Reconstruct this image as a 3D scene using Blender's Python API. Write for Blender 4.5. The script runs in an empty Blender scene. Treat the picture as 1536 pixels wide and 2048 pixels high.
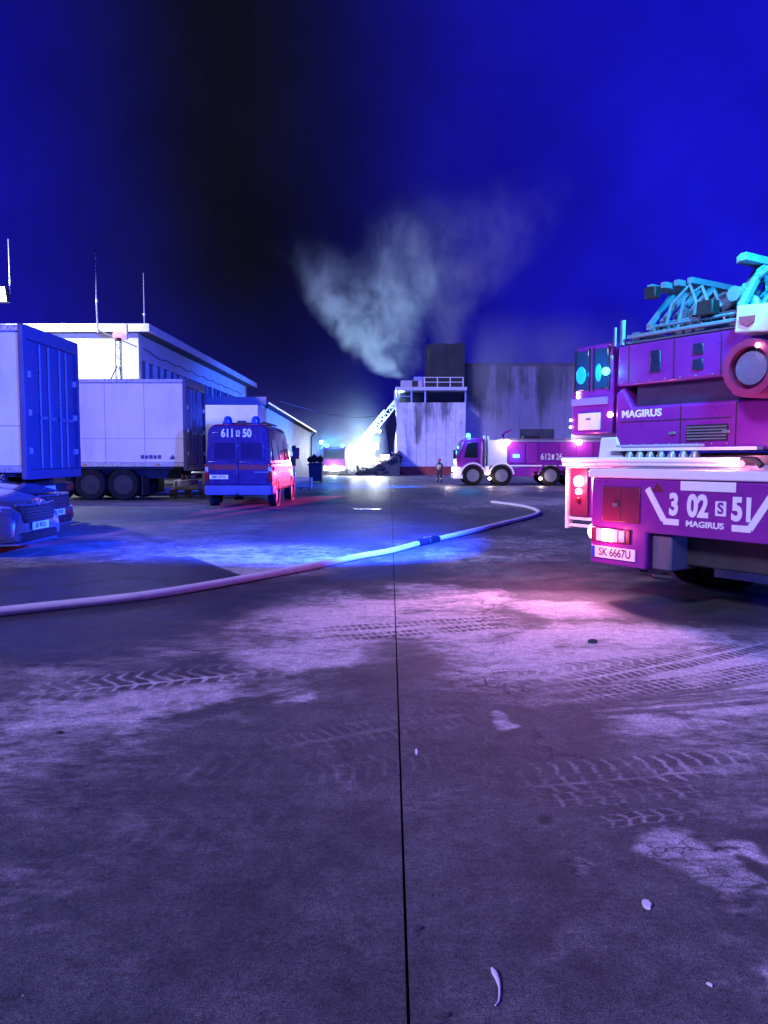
import bpy, bmesh, math, random
from mathutils import Vector, Matrix
random.seed(7)
R = math.radians
scene = bpy.context.scene
col = scene.collection
# ------------------------------------------------------------------ camera
F, CX, CY, CAMH = 1540.0, 768.0, 1024.0, 1.40
PITCH, YAW = R(4.05), R(0.45)
cam = bpy.data.cameras.new('camera'); cam.sensor_fit = 'HORIZONTAL'; cam.sensor_width = 36.0
cam.lens = 36.0 * F / 1536.0; cam.clip_start = 0.05; cam.clip_end = 3000
camo = bpy.data.objects.new('camera', cam); col.objects.link(camo)
camo.location = (0, 0, CAMH); camo.rotation_euler = (R(90) - PITCH, 0, YAW)
scene.camera = camo
CM = camo.rotation_euler.to_matrix()
def ray(px, py): return CM @ Vector(((px - CX) / F, (CY - py) / F, -1.0))
def at(px, py, Y):
    d = ray(px, py); s = Y / d.y
    return Vector((d.x * s, Y, CAMH + d.z * s))
def gz(y):                                   # the yard dips a little towards the fire
    t = min(max((y - 24.0) / 26.0, 0), 1)
    return -0.46 * t * t * (3 - 2 * t)
def gnd(px, py):
    d = ray(px, py); s = -CAMH / d.z
    for _ in range(12): s = (gz(d.y * s) - CAMH) / d.z
    return Vector((d.x * s, d.y * s, gz(d.y * s)))
# ------------------------------------------------------------------ node helpers
class NT:
    def __init__(s, nt): s.nt = nt; s.n = nt.nodes; s.l = nt.links
    def new(s, t, **kw):
        n = s.n.new(t)
        for k, v in kw.items(): setattr(n, k, v)
        return n
    def put(s, sock, v):
        if isinstance(v, bpy.types.NodeSocket): s.l.new(v, sock)
        else: sock.default_value = v
    def m(s, op, a, b=0.0, c=0.0, clamp=False):
        n = s.new('ShaderNodeMath', operation=op, use_clamp=clamp)
        s.put(n.inputs[0], a); s.put(n.inputs[1], b); s.put(n.inputs[2], c)
        return n.outputs[0]
    def sm(s, v, a, b, o0=0.0, o1=1.0):
        n = s.new('ShaderNodeMapRange', interpolation_type='SMOOTHSTEP')
        s.put(n.inputs[0], v); s.put(n.inputs[1], a); s.put(n.inputs[2], b); s.put(n.inputs[3], o0); s.put(n.inputs[4], o1)
        return n.outputs[0]
    def lin(s, v, a, b, o0=0.0, o1=1.0):
        n = s.new('ShaderNodeMapRange'); n.clamp = True
        s.put(n.inputs[0], v); s.put(n.inputs[1], a); s.put(n.inputs[2], b); s.put(n.inputs[3], o0); s.put(n.inputs[4], o1)
        return n.outputs[0]
    def noise(s, vec, scale, detail=4.0, rough=0.55, dist=0.0, out=0):
        n = s.new('ShaderNodeTexNoise')
        s.put(n.inputs['Vector'], vec); n.inputs['Scale'].default_value = scale; n.inputs['Detail'].default_value = detail
        n.inputs['Roughness'].default_value = rough; n.inputs['Distortion'].default_value = dist
        return n.outputs[out]
    def voro(s, vec, scale, feature='DISTANCE_TO_EDGE'):
        n = s.new('ShaderNodeTexVoronoi', feature=feature)
        s.put(n.inputs['Vector'], vec); n.inputs['Scale'].default_value = scale
        return n.outputs['Distance']
    def mix(s, f, a, b):
        n = s.new('ShaderNodeMix', data_type='RGBA')
        s.put(n.inputs[0], f); s.put(n.inputs[6], a); s.put(n.inputs[7], b)
        return n.outputs[2]
    def v(s, op, a, b=(0, 0, 0)):
        n = s.new('ShaderNodeVectorMath', operation=op)
        s.put(n.inputs[0], a); s.put(n.inputs[1], b)
        return n.outputs['Value'] if op in ('LENGTH', 'DOT_PRODUCT', 'DISTANCE') else n.outputs[0]
    def comb(s, x, y, z=0.0):
        n = s.new('ShaderNodeCombineXYZ'); s.put(n.inputs[0], x); s.put(n.inputs[1], y); s.put(n.inputs[2], z); return n.outputs[0]
    def sep(s, v):
        n = s.new('ShaderNodeSeparateXYZ'); s.put(n.inputs[0], v); return n.outputs
# ------------------------------------------------------------------ world: a smoke-veiled night sky lit blue by the beacons
world = bpy.data.worlds.new('World'); scene.world = world; world.use_nodes = True
w = NT(world.node_tree); w.n.clear()
tc = w.new('ShaderNodeTexCoord').outputs['Generated']
dx, dy, dz = w.sep(tc)[:3]
az = w.m('ARCTAN2', dx, dy)
el = w.m('ARCSINE', dz)
nz = w.noise(tc, 2.2, 4, 0.55)
az2 = w.m('ADD', az, w.m('MULTIPLY', w.m('SUBTRACT', nz, 0.5), 0.16))
q = w.m('DIVIDE', w.m('SUBTRACT', az2, R(-10.5)), R(21.0))
gap = w.m('EXPONENT', w.m('MULTIPLY', w.m('MULTIPLY', q, q), -1.0))
gap = w.m('MULTIPLY', gap, w.sm(el, R(0.0), R(14.0), 0.80, 1.0))
cl = w.lin(w.noise(tc, 3.0, 6, 0.62), 0.3, 0.7, 0.62, 1.22)
blue = w.mix(gap, (0.0085, 0.0075, 0.66, 1), (0.0045, 0.0045, 0.014, 1))
blue = w.v('SCALE', blue); blue.node.inputs[3].default_value = 1.0; w.put(blue.node.inputs[3], cl)
sky = w.new('ShaderNodeTexSky', sky_type='NISHITA'); sky.sun_disc = False
sky.sun_elevation = R(-9); sky.sun_rotation = R(240)
bg1 = w.new('ShaderNodeBackground'); w.put(bg1.inputs[0], blue); bg1.inputs[1].default_value = 1.0
bg2 = w.new('ShaderNodeBackground'); w.put(bg2.inputs[0], sky.outputs[0]); bg2.inputs[1].default_value = 0.05
ad = w.new('ShaderNodeAddShader'); w.l.new(bg1.outputs[0], ad.inputs[0]); w.l.new(bg2.outputs[0], ad.inputs[1])
w.l.new(ad.outputs[0], w.new('ShaderNodeOutputWorld').inputs[0])
# ------------------------------------------------------------------ the one broad lamp of the yard (behind, left)
sun = bpy.data.lights.new('sun', 'SUN'); sun.energy = 3.3; sun.angle = R(9); sun.color = (0.58, 0.52, 1.0)
suno = bpy.data.objects.new('sun', sun); col.objects.link(suno)
suno.rotation_euler = Vector((-0.62, -0.60, 0.52)).to_track_quat('Z', 'Y').to_euler()
scene.view_settings.view_transform = 'Standard'; scene.view_settings.look = 'None'
scene.view_settings.exposure = 0.0; scene.view_settings.gamma = 1.0; scene.view_settings.use_curve_mapping = False
scene.render.engine = 'CYCLES'
cy = scene.cycles
cy.use_denoising = True; cy.max_bounces = 5; cy.diffuse_bounces = 2; cy.glossy_bounces = 3; cy.transmission_bounces = 4
cy.volume_bounces = 0; cy.transparent_max_bounces = 6; cy.sample_clamp_indirect = 4.0; cy.caustics_reflective = False; cy.caustics_refractive = False
cy.volume_step_rate = 1.0; cy.volume_max_steps = 160
# ------------------------------------------------------------------ materials
MAT = {}
def M(name, c, rough=0.5, metal=0.0, var=0.12, vs=3.0, bump=0.0, bs=40.0, coat=0.0, emit=None, es=0.0, dirt=0.0, spec=0.5):
    if name in MAT: return MAT[name]
    mt = bpy.data.materials.new(name); mt.use_nodes = True
    t = NT(mt.node_tree); b = mt.node_tree.nodes['Principled BSDF']
    p = t.new('ShaderNodeTexCoord').outputs['Object']
    n = t.noise(p, vs, 5, 0.6)
    f = t.lin(n, 0.3, 0.7, 1.0 - var, 1.0 + var)
    s = t.v('SCALE', (c[0], c[1], c[2])); t.put(s.node.inputs[3], f)
    out = s
    if dirt > 0:
        d = t.lin(t.noise(t.v('MULTIPLY', p, (1, 1, 0.35)), vs * 1.7, 6, 0.65), 0.5, 0.72, 0, dirt)
        out = t.mix(d, s, (0.05, 0.045, 0.04, 1))
    t.put(b.inputs['Base Color'], out)
    t.put(b.inputs['Roughness'], t.lin(t.noise(p, vs * 4, 3), 0.3, 0.7, max(rough - 0.08, 0.02), min(rough + 0.1, 1)))
    b.inputs['Metallic'].default_value = metal; b.inputs['Coat Weight'].default_value = coat; b.inputs['Coat Roughness'].default_value = 0.08
    b.inputs['Specular IOR Level'].default_value = spec
    if emit: b.inputs['Emission Color'].default_value = (*emit, 1); b.inputs['Emission Strength'].default_value = es
    if bump:
        bn = t.new('ShaderNodeBump'); bn.inputs['Strength'].default_value = bump; bn.inputs['Distance'].default_value = 0.01
        t.put(bn.inputs['Height'], t.noise(p, bs, 3)); t.l.new(bn.outputs[0], b.inputs['Normal'])
    MAT[name] = mt
    return mt
# ------------------------------------------------------------------ mesh builder
class MB:
    def __init__(s): s.v = []; s.f = []
    def add(s, vs, fs):
        o = len(s.v); s.v += [tuple(a) for a in vs]; s.f += [tuple(i + o for i in f) for f in fs]; return s
    def box(s, x0, x1, y0, y1, z0, z1):
        return s.add([(x0, y0, z0), (x1, y0, z0), (x1, y1, z0), (x0, y1, z0), (x0, y0, z1), (x1, y0, z1), (x1, y1, z1), (x0, y1, z1)],
                     [(0, 3, 2, 1), (4, 5, 6, 7), (0, 1, 5, 4), (1, 2, 6, 5), (2, 3, 7, 6), (3, 0, 4, 7)])
    def loft(s, rings, caps=True):
        n = len(rings[0]); o = len(s.v)
        for r in rings: s.v += [tuple(a) for a in r]
        for k in range(len(rings) - 1):
            for i in range(n):
                j = (i + 1) % n; a = o + k * n
                s.f.append((a + i, a + j, a + n + j, a + n + i))
        if caps:
            s.f.append(tuple(o + i for i in reversed(range(n)))); s.f.append(tuple(o + (len(rings) - 1) * n + i for i in range(n)))
        return s
    def prism(s, pts, axis, a, b):
        def P(p, h):
            return {'x': (h, p[0], p[1]), 'y': (p[0], h, p[1]), 'z': (p[0], p[1], h)}[axis]
        return s.loft([[P(p, a) for p in pts], [P(p, b) for p in pts]])
    def tube(s, pts, r, n=8, rs=None, flat=1.0):
        pts = [Vector(p) for p in pts]; rings = []
        up = Vector((0, 0, 1))
        for i, p in enumerate(pts):
            d = (pts[min(i + 1, len(pts) - 1)] - pts[max(i - 1, 0)]).normalized()
            a = d.cross(up)
            if a.length < 1e-3: a = Vector((1, 0, 0))
            a.normalize(); b = a.cross(d).normalized(); rr = rs[i] if rs else r
            rings.append([p + a * (rr * math.cos(2 * math.pi * k / n)) + b * (rr * flat * math.sin(2 * math.pi * k / n)) for k in range(n)])
        return s.loft(rings)
    def bar(s, p, q, wd, ht=None):
        p, q = Vector(p), Vector(q); ht = ht or wd; d = (q - p).normalized(); a = d.cross(Vector((0, 0, 1)))
        if a.length < 1e-3: a = Vector((1, 0, 0))
        a.normalize(); b = a.cross(d).normalized()
        rg = lambda c: [c - a * wd / 2 - b * ht / 2, c + a * wd / 2 - b * ht / 2, c + a * wd / 2 + b * ht / 2, c - a * wd / 2 + b * ht / 2]
        return s.loft([rg(p), rg(q)])
    def lathe(s, prof, c, axis='z', n=24, hollow=False):
        c = Vector(c); rings = []
        if hollow: prof = list(prof) + [prof[0]]
        for r, h in prof:
            rg = []
            for k in range(n):
                a = 2 * math.pi * k / n; u, v = r * math.cos(a), r * math.sin(a)
                rg.append(c + Vector({'x': (h, u, v), 'y': (v, h, u), 'z': (u, v, h)}[axis]))
            rings.append(rg)
        return s.loft(rings, not hollow)
    def sphere(s, c, r, n=14, m=8, sc=(1, 1, 1)):
        c = Vector(c); rings = []
        for i in range(m + 1):
            t = -math.pi / 2 + math.pi * (i + 0.001) / (m + 0.002)
            rings.append([c + Vector((r * sc[0] * math.cos(t) * math.cos(2 * math.pi * k / n), r * sc[1] * math.cos(t) * math.sin(2 * math.pi * k / n), r * sc[2] * math.sin(t))) for k in range(n)])
        return s.loft(rings)
    def mesh(s, name):
        me = bpy.data.meshes.new(name); me.from_pydata(s.v, [], s.f); me.validate()
        bm = bmesh.new(); bm.from_mesh(me); bmesh.ops.remove_doubles(bm, verts=bm.verts, dist=1e-6); bmesh.ops.recalc_face_normals(bm, faces=bm.faces); bm.to_mesh(me); bm.free()
        return me
def finish(me, mt, smooth=40):
    me.materials.append(mt)
    if smooth:
        for p in me.polygons: p.use_smooth = True
        me.set_sharp_from_angle(angle=R(smooth))
def part(name, mb, mt, parent=None, bevel=0.0, smooth=40, loc=None):
    me = mb.mesh(name) if isinstance(mb, MB) else mb
    if isinstance(mb, MB): finish(me, mt, smooth)
    o = bpy.data.objects.new(name, me); col.objects.link(o); o.parent = parent
    if loc: o.location = loc
    if bevel:
        md = o.modifiers.new('bevel', 'BEVEL'); md.width = bevel; md.segments = 2; md.limit_method = 'ANGLE'; md.angle_limit = R(35)
        md.harden_normals = False
    return o
def tag(o, label, cat, group=None, kind=None):
    if label: o['label'] = label
    if cat: o['category'] = cat
    if group: o['group'] = group
    if kind: o['kind'] = kind
    return o
def thing(name, label, cat, loc=(0, 0, 0), rz=0.0, group=None):
    o = bpy.data.objects.new(name, None); col.objects.link(o); o.location = loc; o.rotation_euler = (0, 0, rz)
    o.empty_display_size = 0.2
    return tag(o, label, cat, group)
def B(*a): return MB().box(*a)
def text(name, s, size, loc, rot, mt, parent, bold=0.0, ax='CENTER', sx=1.0, ext=0.003):
    cu = bpy.data.curves.new('t', 'FONT'); cu.body = s; cu.size = size; cu.extrude = ext; cu.offset = bold; cu.align_x = ax; cu.align_y = 'CENTER'
    cu.resolution_u = 4
    to = bpy.data.objects.new('t', cu); col.objects.link(to)
    me = bpy.data.meshes.new_from_object(to.evaluated_get(bpy.context.evaluated_depsgraph_get())); me.name = name
    bpy.data.objects.remove(to); bpy.data.curves.remove(cu)
    me.materials.clear(); me.materials.append(mt)
    o = bpy.data.objects.new(name, me); col.objects.link(o); o.parent = parent; o.location = loc; o.rotation_euler = rot; o.scale = (sx, 1, 1)
    return o
def light(name, parent, loc, color, power, r=0.08, kind='POINT', aim=None, spot=None):
    L = bpy.data.lights.new(name, kind); L.energy = power; L.color = color; L.shadow_soft_size = r
    o = bpy.data.objects.new(name, L); col.objects.link(o); o.parent = parent; o.location = loc
    if kind == 'SPOT': L.spot_size = spot or R(90); L.spot_blend = 0.6
    if aim is not None: o.rotation_euler = (-(Vector(aim) - Vector(loc))).to_track_quat('Z', 'Y').to_euler()
    return o
RX = (R(90), 0, 0)
def copy_tree(o, parent=None):
    c = o.copy(); col.objects.link(c); c.parent = parent
    for ch in list(o.children): copy_tree(ch, c)
    return c
# shared materials
red = M('fire_red', (0.215, 0.018, 0.27), 0.35, 0, 0.10, 2.0, coat=0.5, dirt=0.12)
vanbluelight = M('van_rear_blue_light', (0.030, 0.018, 0.10), 0.3, 0, 0.1, 2.0, coat=0.6, dirt=0.1)  # red van's rear coloured navy, with the blue light on it painted in
vanred = M('van_red', (0.34, 0.012, 0.06), 0.3, 0, 0.1, 2.0, coat=0.6, dirt=0.15)
darkred = M('dark_red_band', (0.22, 0.015, 0.02), 0.5, dirt=0.2)
white = M('white_paint', (0.78, 0.78, 0.78), 0.4, 0, 0.06, 2.0, coat=0.2, dirt=0.10)
cream = M('reflective_tape', (0.82, 0.80, 0.84), 0.45, 0, 0.04, 8.0)
black = M('black_plastic', (0.015, 0.015, 0.018), 0.55, 0, 0.3, 6.0)
grey = M('grey_metal', (0.30, 0.30, 0.32), 0.4, 0.6, 0.15, 5.0, dirt=0.2)
alu = M('aluminium', (0.62, 0.63, 0.65), 0.32, 0.75, 0.12, 5.0)
steelgrey = M('galvanised_bar', (0.55, 0.56, 0.58), 0.4, 0.35, 0.12, 5.0)
darkrim = M('dark_rim', (0.030, 0.030, 0.034), 0.6, 0.2, 0.2, 6.0, dirt=0.0, spec=0.2)
rubber = M('tyre_rubber', (0.010, 0.010, 0.011), 0.9, 0, 0.25, 10.0, bump=0.3, bs=60, spec=0.15)
glass = M('dark_glass', (0.012, 0.014, 0.02), 0.05, 0, 0.0, 1.0, spec=0.9)
chassis = M('chassis_black', (0.025, 0.025, 0.028), 0.6, 0, 0.3, 4.0, dirt=0.3)
lampglass = M('lamp_red_lit', (0.5, 0.02, 0.04), 0.2, 0, 0, 1, emit=(1.0, 0.10, 0.22), es=7.0)
lamppink = M('lamp_white_lit', (0.8, 0.7, 0.75), 0.2, 0, 0, 1, emit=(1.0, 0.72, 0.86), es=14.0)
lampwhite = M('floodlight_lit', (0.8, 0.8, 0.8), 0.2, 0, 0, 1, emit=(0.9, 0.95, 1.0), es=30.0)
lampblue = M('beacon_blue_lit', (0.05, 0.2, 0.8), 0.2, 0, 0, 1, emit=(0.05, 0.42, 1.0), es=9.0)
lampblue2 = M('beacon_blue_unlit', (0.02, 0.05, 0.40), 0.15, 0, 0, 1, spec=0.8)
lampyel = M('floodlight_yellow_lit', (0.8, 0.8, 0.6), 0.2, 0, 0, 1, emit=(1.0, 0.80, 0.30), es=1.25)
lampclear = M('headlamp_glass', (0.55, 0.57, 0.6), 0.1, 0.3, 0.05, 8.0, coat=0.6)
lampred0 = M('rear_lamp_unlit', (0.28, 0.012, 0.012), 0.15, 0, 0.05, 8.0, coat=0.6)
# ================================================================== GROUND
import numpy as np
def vnoise(x, y, seed=0):
    xi, yi = np.floor(x).astype(np.int64), np.floor(y).astype(np.int64); xf, yf = x - xi, y - yi
    u, v = xf * xf * xf * (xf * (xf * 6 - 15) + 10), yf * yf * yf * (yf * (yf * 6 - 15) + 10)
    def h(a, b):
        n = (a * 374761393 + b * 668265263 + seed * 982451653) & 0x7fffffff
        n = ((n ^ (n >> 13)) * 1274126177) & 0x7fffffff
        return ((n ^ (n >> 16)) & 0xffff) / 65535.0
    return (h(xi, yi) * (1 - u) + h(xi + 1, yi) * u) * (1 - v) + (h(xi, yi + 1) * (1 - u) + h(xi + 1, yi + 1) * u) * v
def fbm(x, y, sc, oc=4, rough=0.55, seed=0):
    s, a, tot = 0, 1.0, 0
    for k in range(oc):
        s = s + a * vnoise(x * sc, y * sc, seed + k); tot += a; a *= rough; sc *= 2.03
    return s / tot
def sst(v, a, b, o0=0.0, o1=1.0):
    t = np.clip((v - a) / (b - a), 0, 1); t = t * t * (3 - 2 * t); return o0 + (o1 - o0) * t
def lnr(v, a, b, o0=0.0, o1=1.0): return o0 + (o1 - o0) * np.clip((v - a) / (b - a), 0, 1)
def wear(x, y):
    """dust, wetness, printed-off blocks and mud ridges of the yard at each point"""
    wx = x + (fbm(x, y, 1.3, 5, .6, 1) - .5) * 0.9; wy = y + (fbm(x, y, 1.3, 5, .6, 11) - .5) * 0.9
    fx = x + (fbm(x, y, 9, 3, .6, 21) - .5) * .03; fy = y + (fbm(x, y, 9, 3, .6, 31) - .5) * .03
    def patch(px, py, w_px, h_px, ang=0.0, s=1.0, fine=False):
        c = gnd(px, py); rx = (gnd(px + w_px / 2, py) - gnd(px - w_px / 2, py)).length / 2
        ry = abs(gnd(px, py - h_px / 2).y - gnd(px, py + h_px / 2).y) / 2
        X, Y = ((fx if fine else wx) - c.x), ((fy if fine else wy) - c.y); ca, sa = math.cos(R(ang)), math.sin(R(ang))
        return sst(np.hypot((X * ca + Y * sa) / rx, (-X * sa + Y * ca) / ry), .55, 1.15, s, 0.0)
    def mx(L): 
        r = 0 * x
        for a in L: r = np.maximum(r, patch(*a))
        return r
    dust = mx([(660, 1215, 420, 70, 4, 0.85), (640, 1310, 420, 70, 12, 0.75), (610, 1395, 150, 40, 10, 0.7),
               (230, 1415, 560, 55, 8, 0.6), (1230, 1310, 700, 140, 6, 1.0), (760, 1250, 560, 60, 4, .7), (1440, 1340, 460, 110, 5, 1.0), (880, 1195, 300, 60, 0, 0.8),
               (1440, 1400, 400, 60, 8, 0.7), (1130, 1215, 260, 50, 0, 0.7), (1080, 1345, 260, 50, 0, .9),
               (1045, 1465, 60, 40, 0, 0.85), (1390, 1470, 330, 60, 10, 0.8), (1110, 1735, 100, 80, 30, 0.6),
               (1340, 1700, 170, 140, -20, 0.75), (1440, 1760, 200, 130, -10, 0.75), (1500, 1700, 120, 100, 0, 0.75), (1490, 2000, 160, 120, 20, 0.4),
               (480, 1105, 420, 30, 0, 0.3), (300, 1140, 300, 28, 0, 0.2), (990, 1000, 420, 22, 0, 0.35), (1030, 1085, 240, 30, 0, 0.25), (360, 985, 260, 14, 0, 0.5)])
    wet = mx([(250, 1200, 800, 120, 3, 0.95), (130, 1150, 420, 50, 0, 0.9), (600, 1050, 1100, 70, 0, 0.6), (700, 985, 900, 36, 0, 0.75),
              (440, 1160, 130, 36, 0, 0.9), (1420, 1215, 420, 90, -6, 0.85), (840, 1330, 260, 90, 0, 0.55), (560, 1140, 900, 60, 2, .85), (150, 1270, 560, 110, 2, .8), (330, 1330, 400, 60, 6, .6)])
    stain = mx([(1088, 1638, 34, 26, 0, 1.0, True), (1520, 1740, 70, 60, 0, 0.9), (1480, 1832, 26, 14, 0, 0.9, True), (945, 1930, 42, 70, 40, 0.35, True), (820, 1500, 500, 100, 0, 0.3), (300, 1640, 900, 330, 0, 0.42), (480, 1900, 900, 240, 0, .40), (860, 1335, 200, 70, 0, .6)])
    a, c2 = gnd(305, 1085), gnd(490, 1153)
    nx, ny = (c2.y - a.y), -(c2.x - a.x); ln = math.hypot(nx, ny); nx /= ln; ny /= ln
    if nx < 0: nx, ny = -nx, -ny
    pour = sst(fx * nx + fy * ny, a.x * nx + a.y * ny - .02, a.x * nx + a.y * ny + .02) * patch(520, 1118, 470, 75, 0, 0.7, True)
    dust = np.maximum(dust, pour); wet = wet * (1 - np.clip(pour * 1.4, 0, 1))
    n1 = fbm(wx, wy, .55, 6, .62, 41); n2 = fbm(x, y, 2.6, 6, .65, 51); streak = fbm(wx * .5, wy * 2.2, 1.1, 5, .65, 61)
    dust = dust * lnr(streak, .32, .52, .5, 1.15)
    dust = np.clip(dust + lnr(n1, .44, .68, .0, .34) * lnr(n2, .35, .65, .4, 1.2), 0, 1)
    ed = np.clip(dust * (1 - dust) * 4, 0, 1)
    dust = np.clip(dust + ed * ((fbm(x, y * 1.6, 7, 5, .7, 91) - .5) * 1.5 + (fbm(x * .6, y * 2.4, 24, 3, .7, 95) - .5) * .8), 0, 1)
    dust = np.clip(dust * (1 - wet * .7) * (1 - stain * .8), 0, 1)
    brn = lnr(fbm(x, y, 3.1, 5, .65, 71), .36, .58, .25, 1.0)
    dk, rg = 0 * x, 0 * x
    def local(p0, p1, curve):
        A, Bq = gnd(*p0), gnd(*p1); d = Bq - A; L = math.hypot(d.x, d.y); ux, uy = d.x / L, d.y / L
        u = (fx - A.x) * ux + (fy - A.y) * uy; v = -(fx - A.x) * uy + (fy - A.y) * ux
        return u, v - curve * u * (L - u), L
    def track(p0, p1, width, pitch, slant, ribs, curve=0.0, depth=.8, ridge=.35):
        u, v, L = local(p0, p1, curve); av = np.abs(v)
        ins = sst(av, width * .46, width * .52, 1, 0) * sst(u, 0, L * .35) * sst(u, L * .65, L, 1, 0) * brn
        ph = np.mod((u + av * slant) / pitch, 1.0); gr = np.maximum(sst(ph, .16, .26, 1, 0), sst(ph, .90, .98))
        if ribs: gr = np.maximum(gr, sst(np.abs(np.mod(v / (width / ribs), 1.0) - .5), .39, .46))
        return ins * (1 - gr) * depth, ins * gr * ridge
    for T in [((540, 1266), (1130, 1228), .20, .06, 0, 1, 0, .9, .35), ((580, 1284), (1110, 1243), .20, .06, 0, 1, 0, .9, .3),
              ((-30, 1399), (600, 1336), .22, .105, .45, 1, 0, .9, .5), ((-20, 1378), (640, 1320), .22, .105, -.5, 0, 0, .8, .35),
              ((900, 1397), (1620, 1262), .26, .062, .15, 1, -.035, .9, .5), ((1050, 1412), (1640, 1318), .26, .062, 0, 3, -.03, .9, .45),
              ((900, 1358), (1420, 1305), .18, .09, .6, 0, 0, .65, .3),
              ((930, 1548), (1600, 1505), .15, .085, .3, 0, 0, .8, .4), ((1015, 1578), (1460, 1538), .14, .085, -.35, 1, 0, .75, .5),
              ((1040, 1604), (1480, 1578), .13, .085, .3, 2, 0, .8, .5), ((1150, 1650), (1480, 1612), .11, .075, .6, 2, 0, .8, .5),
              ((430, 1520), (1000, 1415), .30, .06, .1, 1, 0, .55, .2), ((520, 1560), (960, 1500), .26, .07, .3, 0, 0, .5, .15),
              ((120, 1680), (700, 1590), .30, .10, .5, 0, 0, .5, .12), ((100, 1560), (620, 1510), .26, .09, .5, 0, 0, .45, .12), ((620, 1455), (930, 1425), .24, .05, 0, 1, 0, .45, .15)]:
        d_, r_ = track(*T); dk = np.maximum(dk, d_); rg = np.maximum(rg, r_)
    for p0, p1, wd, cv in [((250, 1462), (830, 1318), .20, -.04), ((1000, 1425), (1640, 1372), .16, -.03), ((1100, 1415), (1640, 1345), .10, -.03), ((1150, 1432), (1640, 1392), .08, -.03), ((660, 1375), (860, 1345), .15, 0)]:
        u, v, L = local(p0, p1, cv)
        s_ = sst(np.abs(v), wd * .3, wd * .55, 1, 0) * sst(u, 0, L * .2) * sst(u, L * .8, L, 1, 0) * lnr(fbm(u * .4, v * 14, 3, 3, .55, 81), .35, .6, .3, 1)
        dk = np.maximum(dk, .8 * s_)
    dust = np.clip(dust * (1 - dk) + rg, 0, 1)
    crm = mx([(985, 1300, 90, 330, 0, 1), (660, 1195, 70, 100, 0, 1), (1060, 1450, 80, 110, 0, 1), (1420, 1720, 330, 200, 0, 1), (1100, 1740, 110, 100, 0, .8)])
    dark = np.clip(np.maximum(dk * .55, stain * .9), 0, 1)
    return dust, np.clip(wet, 0, 1), dark, crm
def ground_material():
    mt = bpy.data.materials.new('yard_concrete'); mt.use_nodes = True
    t = NT(mt.node_tree); b = mt.node_tree.nodes['Principled BSDF']
    p2 = t.new('ShaderNodeNewGeometry').outputs['Position']
    A = t.new('ShaderNodeAttribute', attribute_name='wear'); dust, wet, dark = t.sep(A.outputs['Vector'])[:3]
    crm = t.new('ShaderNodeAttribute', attribute_name='crack').outputs['Fac']
    n2 = t.noise(p2, 3.0, 5, .65)
    grit = t.m('MULTIPLY', t.m('MULTIPLY', t.lin(t.noise(p2, 190, 2, .8), .36, .64, .35, 1.65), t.lin(t.noise(p2, 55, 3, .7), .36, .64, .7, 1.3)), t.lin(t.noise(p2, 15, 4, .7), .35, .65, .75, 1.2))
    pits = t.m('MULTIPLY', t.sm(t.voro(p2, 22.0, 'F1'), .05, .11, .2, 1.0), t.sm(t.voro(p2, 60.0, 'F1'), .10, .22, .35, 1.0))
    flecks = t.m('MULTIPLY', t.sm(t.voro(t.v('ADD', p2, (3.3, 7.1, 0)), 7.5, 'F1'), .022, .03, 1.0, 0.0), .5)
    c = t.mix(t.lin(n2, .35, .65), (.060, .060, .060, 1), (.132, .128, .120, 1))
    c = t.mix(dust, c, (.60, .55, .53, 1))
    c = t.mix(t.m('MULTIPLY', wet, .72), c, (.030, .031, .034, 1))
    c = t.mix(t.m('MULTIPLY', dark, .85), c, (.035, .034, .036, 1))
    f = t.m('MULTIPLY', grit, pits)
    cw = t.v('ADD', p2, t.v('MULTIPLY', t.v('SUBTRACT', t.noise(p2, 3.0, 4, .6, out=1), (.5, .5, .5)), (.55, .55, 0)))
    cr = t.m('MAXIMUM', t.sm(t.voro(cw, 1.05), .003, .012, 1, 0), t.m('MULTIPLY', t.sm(t.voro(cw, 3.4), .006, .022, 1, 0), .8))
    f = t.m('MULTIPLY', f, t.m('SUBTRACT', 1.0, t.m('MULTIPLY', t.m('MULTIPLY', cr, crm), .75)))
    s = t.v('SCALE', c); t.put(s.node.inputs[3], f)
    t.put(b.inputs['Base Color'], t.mix(flecks, s, (.6, .6, .58, 1)))
    ys = t.sep(p2)[1]
    wr = t.m('MAXIMUM', wet, t.m('MULTIPLY', t.sm(ys, 9, 30), .75))
    wr = t.m('MULTIPLY', wr, t.m('SUBTRACT', 1.0, t.m('MULTIPLY', dust, .8)), clamp=True)
    t.put(b.inputs['Roughness'], t.m('ADD', t.lin(wr, 0, 1, .85, .34), t.m('MULTIPLY', t.m('SUBTRACT', n2, .5), .35)))
    bn = t.new('ShaderNodeBump'); bn.inputs['Distance'].default_value = .006; bn.inputs['Strength'].default_value = .6
    t.put(bn.inputs['Height'], t.m('ADD', t.m('ADD', t.m('MULTIPLY', t.noise(p2, 120, 3, .75), .8), t.m('MULTIPLY', dust, .5)), t.m('MULTIPLY', n2, 2.0)))
    t.l.new(bn.outputs[0], b.inputs['Normal'])
    return mt
gmat = ground_material()
rows = [-60, -20, 0, 10, 20] + [24 + i * 2 for i in range(14)] + [60, 90, 150, 300, 900]
def strip(x0, x1, ys, zo):
    m = MB(); n = len(ys)
    m.v = [(x0, y, gz(y) + zo) for y in ys] + [(x1, y, gz(y) + zo) for y in ys]; m.f = [(i, n + i, n + i + 1, i + 1) for i in range(n - 1)]
    return m
earth = M('asphalt_base', (0.035, 0.035, 0.038), 0.8, 0, 0.2, 0.5)
g = part('ground', strip(-600, 600, rows, -0.05), earth, smooth=0); g['kind'] = 'structure'
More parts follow.
